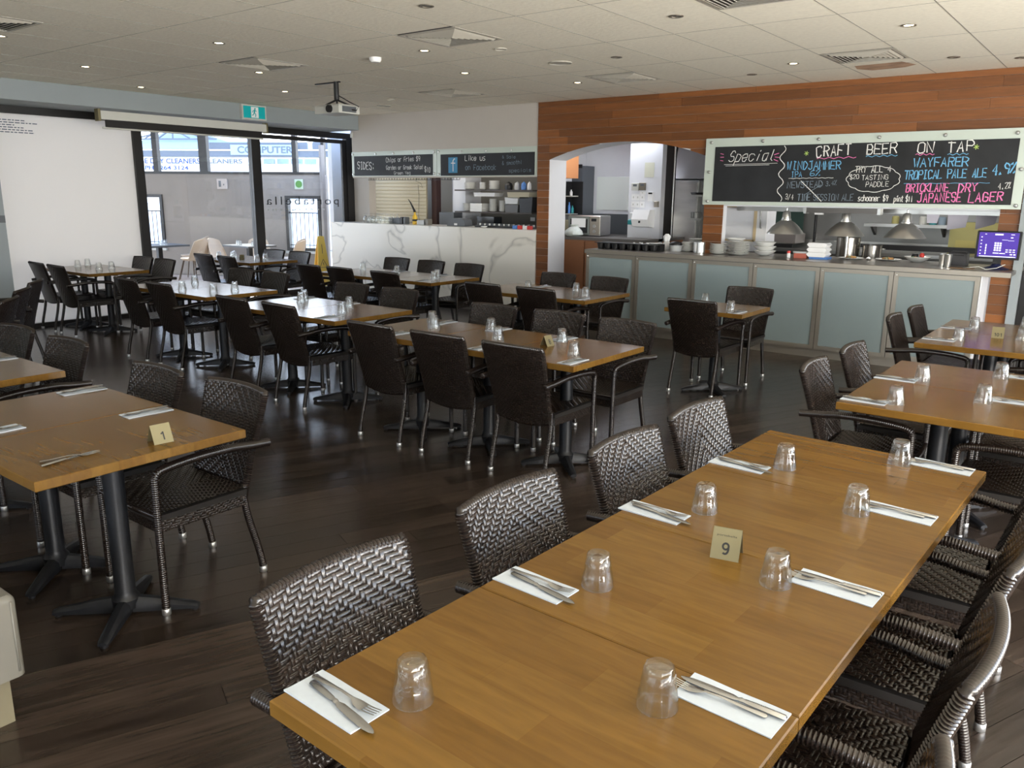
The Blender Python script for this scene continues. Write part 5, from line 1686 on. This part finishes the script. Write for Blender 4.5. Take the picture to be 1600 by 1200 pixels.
# bench with laminate front
t = thing('kitchen_bench', 'brown laminate bench under the microwave inside the arch', 'bench', (-6.6, 10.05, 0))
MB().box(-.62, .62, .02, 1.25, .1, 1.06).build('carcass', M['orange'], t)
MB().box(-.62, 1.15, 0, 1.28, 1.06, 1.10).build('worktop', mat('grey_worktop', (.16, .15, .14), .4), t)
for a, b in ((-.61, -.22), (-.2, .19), (.21, .6)):
    d_ = MB().box(a, b, 0, .018, .12, 1.04).build('door', M['orange'], t)
MB().box(.62, 1.14, .02, 1.25, .1, 1.06).build('side_carcass', M['orange'], t)
t = thing('microwave', 'silver microwave with a note taped on its door', 'microwave', (-6.61, 10.35, 1.10), math.radians(8))
MB().bbox(-.26, .26, 0, .38, .012, .30, .01).build('body', st_, t)
d_ = MB().box(-.25, .09, -.015, 0, .02, .29).build('door', mat('mw_door', (.30, .32, .30), .3, .6), t)
MB().box(-.22, .06, -.017, -.015, .05, .25).build('window', M['black'], d_)
MB().box(-.20, .03, -.0185, -.0172, .13, .26).build('paper_note', M['foam'], d_)
p__ = MB().box(.095, .25, -.012, 0, .02, .29).build('control_panel', M['alu'], t)
MB().box(.12, .2, -.0135, -.012, .22, .26).build('display', M['ink'], p__)
for k in range(2): MB().lathe([(.026, 0), (.024, .014), (.0001, .016)], 16).build('knob', M['steel'], p__, 40, loc=(.17, -.012, .15 - k * .075)).rotation_euler = (PI / 2, 0, 0)
o = MB().lathe([(.09, 0), (.135, .03), (.13, .08), (.085, .12), (.05, .15), (.06, .17), (.0001, .165)], 11, (0, 0, 0), lambda k, i: 1 + .12 * math.sin(i * 2.1 + k)).build('plastic_bag', mat('white_bag', (.62, .66, .62), .4, noise=.25, nscale=9), None, 60, loc=(-6.68, 10.19, 1.10)); tag(o, 'white plastic bag with green print on the bench edge', 'bag')
o = MB().bbox(-.12, .12, 0, .25, 0, .22, .01).build('toaster_box', mat('cream_box', (.50, .45, .30), .6), None, loc=(-7.08, 10.5, 1.10)); tag(o, 'cream box on the bench left of the microwave', 'box')
# steel cooking line
t = thing('extraction_hood', 'stainless extraction hood on the right inside the arch', 'hood', (-5.15, 11.2, 1.945))
MB().prism([(0, 0), (1.1, 0), (1.1, .9), (.35, .9)], 'x', -.5, 1.6).build('canopy', mat('hood_steel', (.60, .60, .62), .35, .45, noise=.1, nscale=2), t)
t = thing('upright_fridge', 'tall stainless fridge door under the extraction hood', 'fridge', (-5.62, 11.62, 0))
MB().box(-.26, .22, 0, .7, .1, 1.93).build('body', st_, t)
MB().bbox(-.24, .2, -.03, 0, .15, 1.9, .004).build('door', mat('fridge_door_steel', (.55, .54, .52), .3, .55, noise=.15, nscale=2, stretch=(1, 1, 4)), t)
MB().box(.22, .50, .1, .7, 0, 1.93).build('side_panel', mat('dim_steel', (.24, .24, .23), .35, .8), t)
t = thing('oven_column', 'narrow dark oven column beside the white pier', 'oven', (-5.53, 10.95, 0))
MB().box(-.10, .03, 0, .08, 0, 2.6).build('dark_side', mat('dark_side', (.06, .055, .05), .35, .5), t)
MB().cyl((.055, -.02, 1.1), (.055, -.02, 2.5), .012).build('pipe', st_, t, 40)
t = thing('steel_bench', 'low dark steel bench line across the kitchen', 'bench', (-3.4, 11.0, 0))
MB().box(-1.95, 2.6, 0, .7, .1, .98).build('carcass', mat('dim_steel2', (.20, .20, .19), .35, .8), t)
MB().box(-1.97, 2.6, -.02, .72, .98, 1.02).build('worktop', st_, t)
MB().box(.5, 2.2, .2, .25, 1.05, 1.115).build('upstand', M['black'], t)
MB().box(-1.95, 2.6, .70, .72, 1.02, 1.12).build('back_lip', st_, t)
for z, lb in ((1.69, 'upper'), (1.375, 'lower')):
    o = MB().box(-.11, .11, 0, .3, 0, .025).build('wall_shelf', st_, None, loc=(-4.94, 10.5, z)); tag(o, lb + ' small steel shelf beside the timber post', 'shelf')
o = MB().cyl((0, 0, 0), (0, 0, 1.9), .012).build('rack_post', M['steel'], None, 40, loc=(-4.84, 10.8, .0)); tag(o, 'thin steel rack post beside the timber post', 'post')
o = MB().lathe([(.07, 0), (.072, .08), (.076, .082), (.066, .082), (.066, .004), (.0001, .004)], 20).build('saucepan', mat('dull_pan', (.2, .2, .19), .35, .8), None, 40, loc=(-4.945, 10.6, 1.40)); tag(o, 'dull steel pan on the lower small shelf', 'pan')
o = MB().lathe([(.09, 0), (.11, .03), (.0001, .032)], 16).build('frying_pan', M['black'], None, 40, loc=(-4.94, 10.62, 1.715)); tag(o, 'dark shallow pan on the upper small shelf', 'pan')
t = thing('pass_cupboard', 'white-fronted cupboard with pale wood edging left of the heat lamps', 'cupboard', (-4.0, 9.9, 1.03))
MB().box(-.34, .32, 0, .3, 0, .56).build('carcass', M['white'], t)
MB().box(-.34, -.29, -.02, 0, .14, .56).box(-.29, .18, -.02, 0, .535, .56).box(-.29, .18, -.02, 0, .12, .145).box(.16, .2, -.02, 0, .12, .56).build('wood_edging', mat('pale_pine', (.60, .47, .28), .5), t)
MB().box(.2, .325, -.02, 0, .12, .56).build('side_door', M['foam'], t)
MB().tube([(.25, -.022, .55), (.25, -.05, .54), (.26, -.05, .3), (.26, -.022, .29)], .009, 8).build('handle', st_, t, True)
MB().box(-.34, .32, .0, .3, -1.03, 0).build('base_cabinet', M['grey'], t)
struct('wall_cookline', MB().box(-4.5, 3.2, 11.75, 11.9, 0, 2.99), mat('cookline_steel', (.27, .27, .26), .32, .7, noise=.1, nscale=2))
t = thing('dark_green_panel', 'dark green sheet panel behind the left heat lamp', 'panel', (-4.07, 11.7, 1.19)); MB().box(-.25, .25, -.02, 0, 0, .42).build('panel', M['dkgreen'], t)
t = thing('salamander_grill', 'stainless grill box behind the left heat lamp', 'grill', (-3.98, 11.2, 1.02)); MB().bbox(-.23, .23, 0, .4, .06, .19, .01).build('body', mat('pinkish_steel', (.5, .45, .43), .35, .8), t); MB().box(-.2, .2, -.01, 0, .0, .05).build('drawer', M['black'], t)
t = thing('steam_pipe', 'thin dark pipe with white top rising between heat lamps', 'pipe', (-3.53, 11.3, 1.02)); MB().cyl((0, 0, 0), (0, 0, .45), .018).build('pipe', M['black'], t, 40); MB().box(-.02, .09, -.02, .02, .45, .475).build('white_arm', M['foam'], t)
t = thing('wall_shelf', 'long steel wall shelf on triangular brackets behind the right lamp', 'shelf', (-2.45, 11.74, 1.33))
MB().box(-.5, .5, -.28, 0, 0, .04).build('shelf', st_, t)
for x in (-.42, .42): MB().prism([(0, 0), (-.22, 0), (0, -.12)], 'x', x - .015, x + .015).build('bracket', mat('bracket_steel', (.1, .1, .1), .4, .6), t)
for k, (x, m, lb) in enumerate(((-2.15, M['tealp'], 'green'), (-2.05, M['shopblue'], 'blue'), (-2.27, M['casing'], 'pale'), (-2.6, M['yelcup'], 'yellowish'))):
    o = MB().lathe([(.045, 0), (.045, .09), (.03, .1), (.0001, .1)], 12).build('spice_jar', m, None, 40, loc=(x, 11.6, 1.37)); tag(o, lb + ' tub on the long steel wall shelf', 'jar')
for k, (x0, x1, z0, z1, lb) in enumerate(((-1.86, -1.73, 1.44, 1.555, 'small square'), (-1.66, -1.46, 1.375, 1.555, 'large crumpled'), (-1.40, -1.2, 1.385, 1.555, 'rightmost'))):
    o = MB().prism([(x0, z1), (x1, z1), (x1 - .02, z0 + .03 * k), (x0 + .01, z0)], 'y', 9.64 + k * .01, 9.642 + k * .01).build('order_docket', mat('docket_paper', (.60, .58, .66), .8), None); tag(o, lb + ' paper docket hanging from the pass header', 'paper', 'hanging dockets')
t = thing('low_cupboard', 'yellow-green cupboard panel behind the till', 'cupboard', (-1.72, 11.55, 1.02)); MB().box(-.22, .32, 0, .2, .0, .33).build('panel', M['yelcup'], t); MB().box(-.14, .08, -.006, 0, .08, .17).build('recess', mat('ochre', (.42, .36, .12), .5), t)
MB().box(-.1, .36, .02, .16, .33, .39).build('top_box', M['yelcup'], t)
struct('trim_3', MB().box(-3.95, -1.13, 9.6, 9.66, 1.53, 1.60), M['steel'])
for x, r, h, lb in ((-2.73, .13, .25, 'taller stock pot behind the middle lamp'), (-2.46, .105, .17, 'shorter steel pot right of the tall stock pot')):
    t = thing('stock_pot', lb, 'pot', (x, 10.02, CT - .04))
    MB().lathe([(r, 0), (r, h), (r + .006, h + .003), (r - .004, h + .003), (r - .004, .01), (.0001, .01)], 28).build('body', mat('pot_steel', (.30, .28, .25), .25, .95), t, 40)
    for s in (-1, 1): MB().tube([(s * r, -.03, h * .8), (s * (r + .03), -.02, h * .8), (s * (r + .03), .02, h * .8), (s * r, .03, h * .8)], .004, 6).build('handle', st_, t, True)
t = thing('prep_table', 'steel prep table just behind the pass carrying the pots', 'table', (-2.6, 10.1, 0))
MB().box(-.98, 1.0, -.3, .3, .95, .99).build('top', st_, t)
for x in (-.9, .92):
    for y in (-.22, .24): MB().cyl((x, y, 0), (x, y, .95), .02).build('leg', st_, t)
# ================================================================== SERVERY BACK
struct('wall_servery_back', MB().box(-11.65, -7.36, 11.2, 11.3, 0, 2.99), mat('servery_cream', (.42, .38, .30), .7))
t = thing('roller_shutter', 'cream slatted roller shutter behind the marble bar', 'shutter', (-10.75, 10.6, 1.0))
for k in range(16):
    MB().prism([(0, k * .062), (-.010, k * .062 + .012), (-.010, k * .062 + .05), (0, k * .062 + .060)], 'x', -.85, .70).build('slat', M['shutter'], t)
MB().box(-.74, -.66, -.03, -.012, .32, .36).box(-.745, -.73, -.025, -.012, .32, .48).build('latch', M['black'], t)
MB().box(-.85, .70, .0, .03, -.02, 1.1).build('backing', mat('shutter_back', (.3, .26, .18), .7), t)
t = thing('brown_post', 'dark brown post between the shutter and the white pillar', 'post', (-9.97, 10.7, 0)); MB().box(-.05, .06, 0, .12, 0, 2.6).build('post', M['maroon'], t)
struct('wall_servery_pier', MB().box(-9.71, -9.42, 10.9, 11.2, 0, 2.99).box(-9.42, -9.15, 10.6, 11.2, 0, 2.99), M['white'])
t = thing('wire_rack', 'black wire rack hung under the servery header', 'rack', (-9.6, 9.7, 1.955))
MB().box(-.95, 1.1, 0, .01, .0, .008).box(-.95, 1.1, 0, .01, -.05, -.042).box(-.95, 1.1, .3, .31, .0, .008).build('rails', M['black'], t)
for k in range(34): MB().box(-.94 + k * .062, -.936 + k * .062, 0, .008, -.045, .004).build('wire', M['black'], t)
for z, zn in ((1.745, 'upper'), (1.395, 'lower')):
    o = MB().box(-.80, .80, -.02, .35, 0, .022).build('crockery_shelf', mat('shelf_dark', (.06, .05, .045), .5), None, loc=(-8.4, 10.4, z)); tag(o, zn + ' dark crockery shelf behind the marble bar', 'shelf')
for x, z, n, sc, w_ in ((-9.0, 1.767, 9, 1.1, 'left stack on the upper shelf'), (-8.73, 1.767, 9, .6, 'narrow stack on the upper shelf'), (-8.48, 1.767, 11, 1.0, 'right stack on the upper shelf'),
                        (-9.04, 1.417, 10, 1.05, 'left stack on the lower shelf'), (-8.51, 1.417, 16, .7, 'tall narrow stack on the lower shelf'), (-8.29, 1.417, 14, .82, 'right stack on the lower shelf')):
    stack(x, 10.55, z, n, small_me, 'plate', 'of the ' + w_, .0125, sc)
for k in range(8):
    o = MB().bbox(-.125, .125, -.1, .1, 0, .014, .003).build('platter', M['plate'], None, loc=(-8.77, 10.52, 1.417 + k * .0165)); tag(o, 'square white platter, ' + NTH[k] + ' from the bottom of the lower shelf pile', 'platter', 'square platters')
for x0, x1, z, h, m, nm, lb in ((-8.82, -8.37, 1.66, .06, M['foam'], 'white_tray', 'long white tray hung under the upper shelf'), (-8.12, -7.68, 1.64, .09, mat('cream_tray', (.55, .50, .36), .6), 'cream_tray', 'cream tray hung under the upper shelf at right'),
                         (-8.17, -7.9, 1.55, .1, M['clearbox'], 'clear_tub', 'clear tub standing on the black tub'), (-8.17, -7.9, 1.417, .12, mat('dark_tub', (.09, .09, .09), .4), 'dark_tub', 'dark grey tub on the lower shelf'), (-7.88, -7.62, 1.417, .24, M['black'], 'black_crate', 'black crate at the right end of the lower shelf')):
    o = MB().prism([(-(x1 - x0) / 2 + .015, 0), ((x1 - x0) / 2 - .015, 0), ((x1 - x0) / 2, h), (-(x1 - x0) / 2, h)], 'y', 0, .22).build(nm, m, None, loc=((x0 + x1) / 2, 10.42, z)); tag(o, lb, 'container')
for k, (x, w_, m, lb) in enumerate(((-8.15, .14, M['black'], 'black wrapped bundle'), (-7.98, .10, M['clearbox'], 'clear bottle pack'), (-7.85, .09, M['bluep'], 'blue and white packet'), (-7.74, .07, M['foam'], 'white packet'))):
    o = MB().lathe([(w_ * .45, 0), (w_ * .5, .05), (w_ * .4, .1), (.0001, .13)], 7).build('packet', m, None, 60, loc=(x, 10.5, 1.767)); tag(o, lb + ' at the right of the upper crockery shelf', 'packet')
t = thing('bar_fridge', 'dark under-shelf fridge and bench behind the marble bar', 'fridge', (-8.5, 10.38, 0))
MB().box(-1.05, .95, 0, .5, 0, 1.15).build('carcass', M['black'], t); MB().box(-1.05, -.72, .0, .3, 1.15, 1.39).build('side_screen', M['grey'], t)
MB().box(-.2, .15, -.01, .2, 1.16, 1.34).build('glass_box', mat('dim_glass', (.03, .035, .04), .15), t)
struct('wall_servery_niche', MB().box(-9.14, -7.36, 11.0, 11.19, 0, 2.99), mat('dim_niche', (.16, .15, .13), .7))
o = MB().box(-.045, .045, -.008, 0, -.03, .03).build('power_outlet', M['foam'], None, loc=(-8.03, 10.999, 1.30)); tag(o, 'white power outlet under the crockery shelves', 'outlet')
BT = 1.2155
wg = MB()
wgp = [(.03, 0), (.038, .02), (.042, .05), (.038, .085), (.02, .105), (.005, .112), (.004, .145), (.03, .15), (.0305, .152), (.003, .1535), (.0001, .153)]
full = wgp + [(.0001, .109), (.018, .101), (.036, .084), (.040, .05), (.036, .02), (.0285, 0)]
n = 16; vs = []; fs = []
for (r, z) in full:
    for i in range(n):
        vs.append((r * math.cos(2 * PI * i / n), r * math.sin(2 * PI * i / n), z))
for k in range(len(full)):
    kk = (k + 1) % len(full)
    for i in range(n):
        fs.append((k * n + i, k * n + (i + 1) % n, kk * n + (i + 1) % n, kk * n + i))
wgm = MB().add(vs, fs).mesh('wine_glass', M['glass'], 40)
for r in range(2):
    for k in range(7):
        o = link('wine_glass', wgm, None, (-10.33 + k * .1 + r * .04, 9.42 + r * .11, BT)); tag(o, 'upturned stemmed wine glass, ' + NTH[k] + ' from the left in the ' + ('front' if r == 0 else 'back') + ' row on the marble bar', 'glass', 'wine glasses on the marble bar')
t = thing('syrup_bottle', 'yellow bottle with black pump spout on the marble bar', 'bottle', (-9.27, 9.5, BT))
MB().lathe([(.038, 0), (.04, .01), (.04, .11), (.03, .14), (.016, .155), (.016, .19)], 18).build('body', M['yellow'], t, 40)
MB().lathe([(.0405, .05), (.0405, .08)], 18).build('label_band', M['ink'], t, 40)
MB().tube([(0, 0, .19), (-.01, 0, .22), (-.09, 0, .34), (-.14, 0, .39)], [.02, .018, .01, .005], 8).build('spout', M['black'], t, True)
t = thing('hanging_wire', 'tangled thin black wire hanging in front of the roller shutter', 'wire', (-9.4, 9.72, 1.95)); MB().tube([(0, 0, .0), (-.05, 0, -.06), (.06, 0, -.09), (.1, 0, -.16), (.0, 0, -.12), (.02, 0, -.3), (.0, 0, -.6), (.03, 0, -.7)], .003, 5).build('wire', M['black'], t, True)
for x, w_, h, m, nm, lb in ((-9.68, .12, .09, M['grey'], 'cloth_pile', 'folded grey cloth pile on the marble bar'), (-9.53, .025, .11, M['black'], 'jigger', 'left thin black bar tool on the marble bar'), (-9.46, .02, .11, M['grey'], 'jigger', 'right thin grey bar tool on the marble bar'), (-9.09, .09, .07, M['clearbox'], 'glass_rack', 'low clear rack right of the yellow bottle'), (-8.98, .04, .09, M['beige'], 'jar', 'small beige jar right of the yellow bottle')):
    o = MB().bbox(-w_, w_, -.05, .05, 0, h, .01).build(nm, m, None, loc=(x, 9.5, BT)); tag(o, lb, nm.replace('_', ' '))
t = thing('eftpos_machine', 'rounded grey machine with white label on the marble bar', 'machine', (-8.33, 9.5, BT))
MB().prism([(-.18, 0), (.18, 0), (.17, .09), (.1, .115), (-.05, .12), (-.14, .07)], 'y', -.08, .1).build('body', M['grey'], t)
MB().box(-.03, .03, -.082, -.08, .015, .045).build('label', M['foam'], t)
t = thing('cup_tray', 'long black tray crowded with small cups at the right of the bar', 'tray', (-7.40, 9.5, BT))
MB().box(-.55, .52, -.08, .1, 0, .03).build('tray_body', M['black'], t)
for k in range(24):
    for r in range(2):
        MB().lathe([(.012, .03), (.016, .055), (.0001, .052)], 7, (-.53 + k * .045, -.03 + r * .06, 0)).build('cup', M['plate'] if (k + r) % 2 else M['grey'], t)
for k, (x, m) in enumerate(((-7.12, M['bluep']), (-7.03, M['red']), (-6.94, M['foam']), (-6.86, M['red']))):
    o = MB().bbox(-.035, .035, -.02, .02, 0, .05, .006).build('sachet_box', m, None, loc=(x, 9.33, BT)); tag(o, ['blue', 'left red', 'white', 'right red'][k] + ' sachet box at the right end of the marble bar', 'box', 'sachet boxes')
o = MB().lathe([(.03, 0), (.05, .015), (.05, .02), (.03, .006), (.0001, .005)], 16).build('saucer', M['plate'], None, 40, loc=(-7.72, 9.36, BT)); tag(o, 'small white saucer beside the long cup tray', 'saucer')

# ================================================================== PATIO AND STREET
struct('floor_patio', MB().box(-26, -11.02, -1, 14, -.13, -.012), M['paving'])
struct('ceiling_patio', MB().box(-20, -11.2, 1.0, 9.5, 2.92, 3.0), M['patioroof'])
pw = sempty('wall_patio', (-16.3, 9.1, 0), math.radians(27.3))
W = MB()
for a, b, z0, z1 in ((-6, -.62, 0, 2.04), (.15, 2.86, 0, 2.04), (3.61, 3.72, 0, 2.04), (-.62, .15, 0, .54), (-.62, .15, 1.63, 2.04), (2.86, 3.61, 0, .54), (2.86, 3.61, 1.63, 2.04)):
    W.box(a, b, 0, .14, z0, z1)
W.build('render_wall', M['pink'], pw)
fr = MB().box(-6, 3.72, -.01, .1, 2.04, 2.09).build('strip_window_frame', M['frame'], pw)
for a, b in ((-2.2, -2.05), (-1.1, -1.0), (.01, .12), (1.04, 1.22), (3.05, 3.14), (3.66, 3.72)):
    MB().box(a, b, -.01, .1, 2.09, 2.95).build('mullion', M['frame'], pw)
for nmw, x0, x1 in (('window_3', -.62, .15), ('window_4', 2.86, 3.61)):
    wv = sempty(nmw, (-16.3, 9.1, 0), math.radians(27.3))
    z0, z1 = .54, 1.63
    f = .06
    MB().box(x0, x0 + f, -.03, .1, z0, z1).box(x1 - f, x1, -.03, .1, z0, z1).box(x0 + f, x1 - f, -.03, .1, z1 - f, z1).box(x0 + f, x1 - f, -.03, .1, z0, z0 + f).build('window_frame', M['frame'], wv)
    MB().box(x0 - .02, x1 + .02, -.05, 0, z0 - .05, z0).build('sill', M['casing'], wv)
    bars = []
    MB().box(x0 + f, x1 - f, .03, .045, 1.285, 1.305).build('guard_rail', M['frame'], wv)
    MB().box(x0 + f, x1 - f, .03, .045, .65, .665).build('guard_rail', M['frame'], wv)
    for k in range(7):
        x = x0 + f + (x1 - x0 - 2 * f) * (k + .5) / 7
        MB().box(x - .005, x + .005, .032, .043, z0 + f, 1.285).build('guard_bar', M['frame'], wv)
    xm = (x0 + x1) / 2
    for (a, b) in (((x0 + f, 1.31), (xm, 1.44)), ((xm, 1.44), (x1 - f, 1.31)), ((x0 + f, 1.57), (xm, 1.44)), ((xm, 1.44), (x1 - f, 1.57))):
        MB().tube([(a[0], .037, a[1]), (b[0], .037, b[1])], .004, 5).build('guard_bar', M['frame'], wv)
pr = Matrix.Rotation(math.radians(27.3), 4, 'Z')
def PW_(x, y, z=0):
    v = pr @ Vector((x, y, z)); return (v.x - 16.3, v.y + 9.1, v.z)
t = thing('meter_box', 'small grey meter box on the patio wall', 'box', PW_(1.52, -.001, 1.75), math.radians(27.3)); MB().box(-.11, .11, -.03, 0, 0, .2).build('box', mat('meter_grey', (.50, .44, .40), .6), t); MB().box(-.07, -.02, -.034, -.03, .04, .16).box(.03, .05, -.034, -.03, .07, .1).build('dial', M['grey'], t)
t = thing('green_notice', 'green round notice on the patio wall right of centre', 'notice', PW_(3.0, -.001, 1.76), math.radians(27.3)); MB().box(.08, .26, -.01, 0, 0, .19).build('panel', mat('notice_pale', (.5, .58, .45), .7), t); MB().lathe([(.07, 0), (.07, .003), (.0001, .003)], 16).build('green_mark', M['greenleaf'], t, loc=(.17, -.0102, .095)).rotation_euler = (PI / 2, 0, 0)
struct('trim_4', MB().box(-13.02, -12.95, 10.70, 10.78, 0, 2.6), M['pink'])
fe = struct('wall_fence', MB().box(-12.93, -11.76, 10.99, 11.03, 0, 2.1), M['darkwood'])
for k in range(8):
    MB().box(-12.92 + k * .144, -12.785 + k * .144, 10.965, 10.99, .02, 2.12).build('fence_board', M['darkwood'], fe)
# patio furniture
def shell_chair(x, y, rz, label):
    t = thing('patio_chair', label, 'chair', (x, y, 0), math.radians(rz), 'beige patio chairs')
    vs = []; fs = []
    nx, nz = 10, 8
    for off in (0, .012):
        for j in range(nz + 1):
            v = j / nz
            for i in range(nx + 1):
                s = -1 + 2 * i / nx
                wd = .23 - .06 * v * v
                x_ = s * wd; y_ = -.2 - .10 * v + .10 * s * s * (1 - .3 * v) - off; z_ = .44 + (.40 - .05 * s * s) * v
                vs.append((x_, y_, z_))
    S = (nx + 1) * (nz + 1)
    for j in range(nz):
        for i in range(nx):
            a = j * (nx + 1) + i
            fs.append((a + 1, a, a + nx + 1, a + nx + 2)); fs.append((S + a, S + a + 1, S + a + nx + 2, S + a + nx + 1))
    for j in range(nz):
        for a in (j * (nx + 1), j * (nx + 1) + nx):
            fs.append((a, a + nx + 1, S + a + nx + 1, S + a))
    for i in range(nx):
        a = nz * (nx + 1) + i; fs.append((a, a + 1, S + a + 1, S + a))
    MB().add(vs, fs).build('shell_back', M['shell'], t, 60)
    MB().lathe([(.12, .42), (.21, .44), (.24, .47), (.235, .475), (.2, .45), (.0001, .445)], 18).build('shell_seat', M['shell'], t, 60)
    for sx in (-1, 1):
        for sy in (-1, 1):
            MB().cyl((sx * .13, sy * .13, .43), (sx * .22, sy * .22, 0), .013, 8, .009).build('leg', M['darkwood'], t)
shell_chair(-14.15, 8.55, 100, 'beige shell chair right of the left patio table')
shell_chair(-14.9, 9.0, 130, 'beige shell chair at the back of the left patio table')
shell_chair(-13.75, 8.95, -70, 'beige shell chair left of the right patio table')
shell_chair(-13.35, 9.45, -120, 'beige shell chair behind the right patio table')
shell_chair(-12.55, 9.55, 115, 'front beige shell chair right of the dark mullion')
shell_chair(-12.95, 9.85, 115, 'rear beige shell chair right of the dark mullion')
shell_chair(-12.1, 4.65, 200, 'pale chair showing dimly through the frosted film, left one')
shell_chair(-12.0, 5.35, 170, 'pale chair showing dimly through the frosted film, right one')
for k, (x, y, sx, sy, lb) in enumerate(((-14.1, 7.85, .35, .4, 'dark patio table seen through the left part of the clear window'), (-12.95, 8.95, .4, .3, 'dark patio table seen left of the door mullion'))):
    t = thing('patio_table', lb, 'table', (x, y, 0))
    MB().box(-sx, sx, -sy, sy, .72, .75).build('tabletop', M['grey'], t)
    MB().box(-.04, .04, -.04, .04, .03, .72).build('column', M['iron'], t)
    MB().box(-.25, .25, -.25, .25, 0, .03).build('base_plate', M['iron'], t)
    for q in range(4):
        o = link('glass_tumbler', tm, None, (x + (-.2, .05, .2, .0)[q], y + (-.1, .1, -.05, -.2)[q], .7505)); tag(o, 'upturned tumbler on the ' + ['left', 'right'][k] + ' dark patio table outside, ' + ['leftmost', 'farthest', 'rightmost', 'nearest'][q], 'glass', ['left', 'right'][k] + ' patio table glasses')
# wet floor sign just outside the door
t = thing('wet_floor_sign', 'yellow folding wet floor sign behind the glass door', 'sign', (-11.5, 9.41, -.012), math.radians(80))
for s in (-1, 1):
    MB().add([(-.15, s * .13, 0), (.15, s * .13, 0), (.06, s * .01, .96), (-.06, s * .01, .96), (-.15, s * .118, 0), (.15, s * .118, 0), (.06, s * -.002, .96), (-.06, s * -.002, .96)],
             [(0, 1, 2, 3), (7, 6, 5, 4), (0, 4, 5, 1), (1, 5, 6, 2), (2, 6, 7, 3), (3, 7, 4, 0)]).build('leaf_panel', M['yellow'], t)
mk = MB()
sl = .12 / .96
def onleaf(x, z, s=-1): return (x, s * (.131 - sl * z) , z)
for tri in (((-.075, .42), (.075, .42)), ((.075, .42), (0, .56)), ((0, .56), (-.075, .42))):
    mk.tube([onleaf(*tri[0]), onleaf(*tri[1])], .005, 4)
mk.tube([onleaf(0, .46), onleaf(.0, .51)], .006, 4)
mk.tube([onleaf(0, .66), onleaf(0, .82)], .006, 4)
mk.build('warning_mark', M['ink'], t)
# street and shops across
struct('ground', MB().box(-70, -14, -40, 60, -.3, -.14), M['ground'])
sh = thing('shop_building', 'row of shops across the street with a grey and blue fascia', 'building', (-26.0, 14.2, 0), math.radians(30))
MB().box(-9, 14, .05, 5, -.1, 3.2).build('wall', M['shopwhite'], sh)
MB().box(-9, 5.56, 0, .05, 3.02, 3.24).build('upper_fascia', M['shopblue'], sh)
MB().box(5.72, 14, 0, .05, 3.0, 3.24).build('upper_fascia', M['shopgrey'], sh)
MB().box(2.3, 5.56, -.01, .0, 3.02, 3.22).build('dark_fascia', M['shopgrey'], sh)
MB().box(-9, 14, -.02, .05, 2.79, 2.97).build('lower_fascia', M['shopgrey'], sh)
MB().box(-9, 14, -.05, .05, 2.97, 3.01).build('white_strip', M['foam'], sh)
MB().box(3.03, 5.26, -.06, -.02, 2.84, 3.15).build('sign_panel', M['signpale'], sh)
print_text('COMPUTERS', .22, M['shopgrey'], sh, (4.25, -.066, 2.89), (PI / 2, 0, 0), width=1.98, bold=.03)
MB().box(-.12, 1.95, -.06, -.02, 2.33, 2.75).build('sign_panel', M['foam'], sh)
print_text('VILLAGE DRY CLEANERS', .17, M['signblue'], sh, (.62, -.066, 2.56), (PI / 2, 0, 0), width=2.72, bold=.03)
print_text('PH 3264 3124', .13, M['signblue'], sh, (.82, -.066, 2.37), (PI / 2, 0, 0), width=1.5, bold=.03)
MB().box(2.0, 6.0, -.04, -.02, 2.55, 2.75).build('sign_panel', M['shopwhite'], sh)
print_text('CLEANERS', .15, M['shopgrey'], sh, (2.72, -.046, 2.57), (PI / 2, 0, 0), width=1.35, bold=.03)
for k in range(4): MB().box(4.1 + k * .45, 4.5 + k * .45, -.04, -.03, 2.56, 2.73).build('window', M['signpale'], sh)
rf = MB().box(-.2, 2.7, -.3, -.26, 3.28, 3.33).build('truss_chord', M['shopgrey'], sh)
for a, b in (((-.1, 3.3), (1.24, 3.62)), ((1.24, 3.62), (2.7, 3.3)), ((.75, 3.33), (1.24, 3.62)), ((1.24, 3.62), (1.8, 3.33)), ((.3, 3.33), (.62, 3.47)), ((2.2, 3.33), (1.9, 3.47)), ((1.24, 3.33), (1.24, 3.62))):
    MB().tube([(a[0], -.28, a[1]), (b[0], -.28, b[1])], .025, 6).build('truss_member', M['shopgrey'], sh)
MB().prism([(-.3, 3.26), (2.8, 3.26), (1.24, 3.75)], 'y', .3, 4.5).build('gable_roof', M['shopblue'], sh)
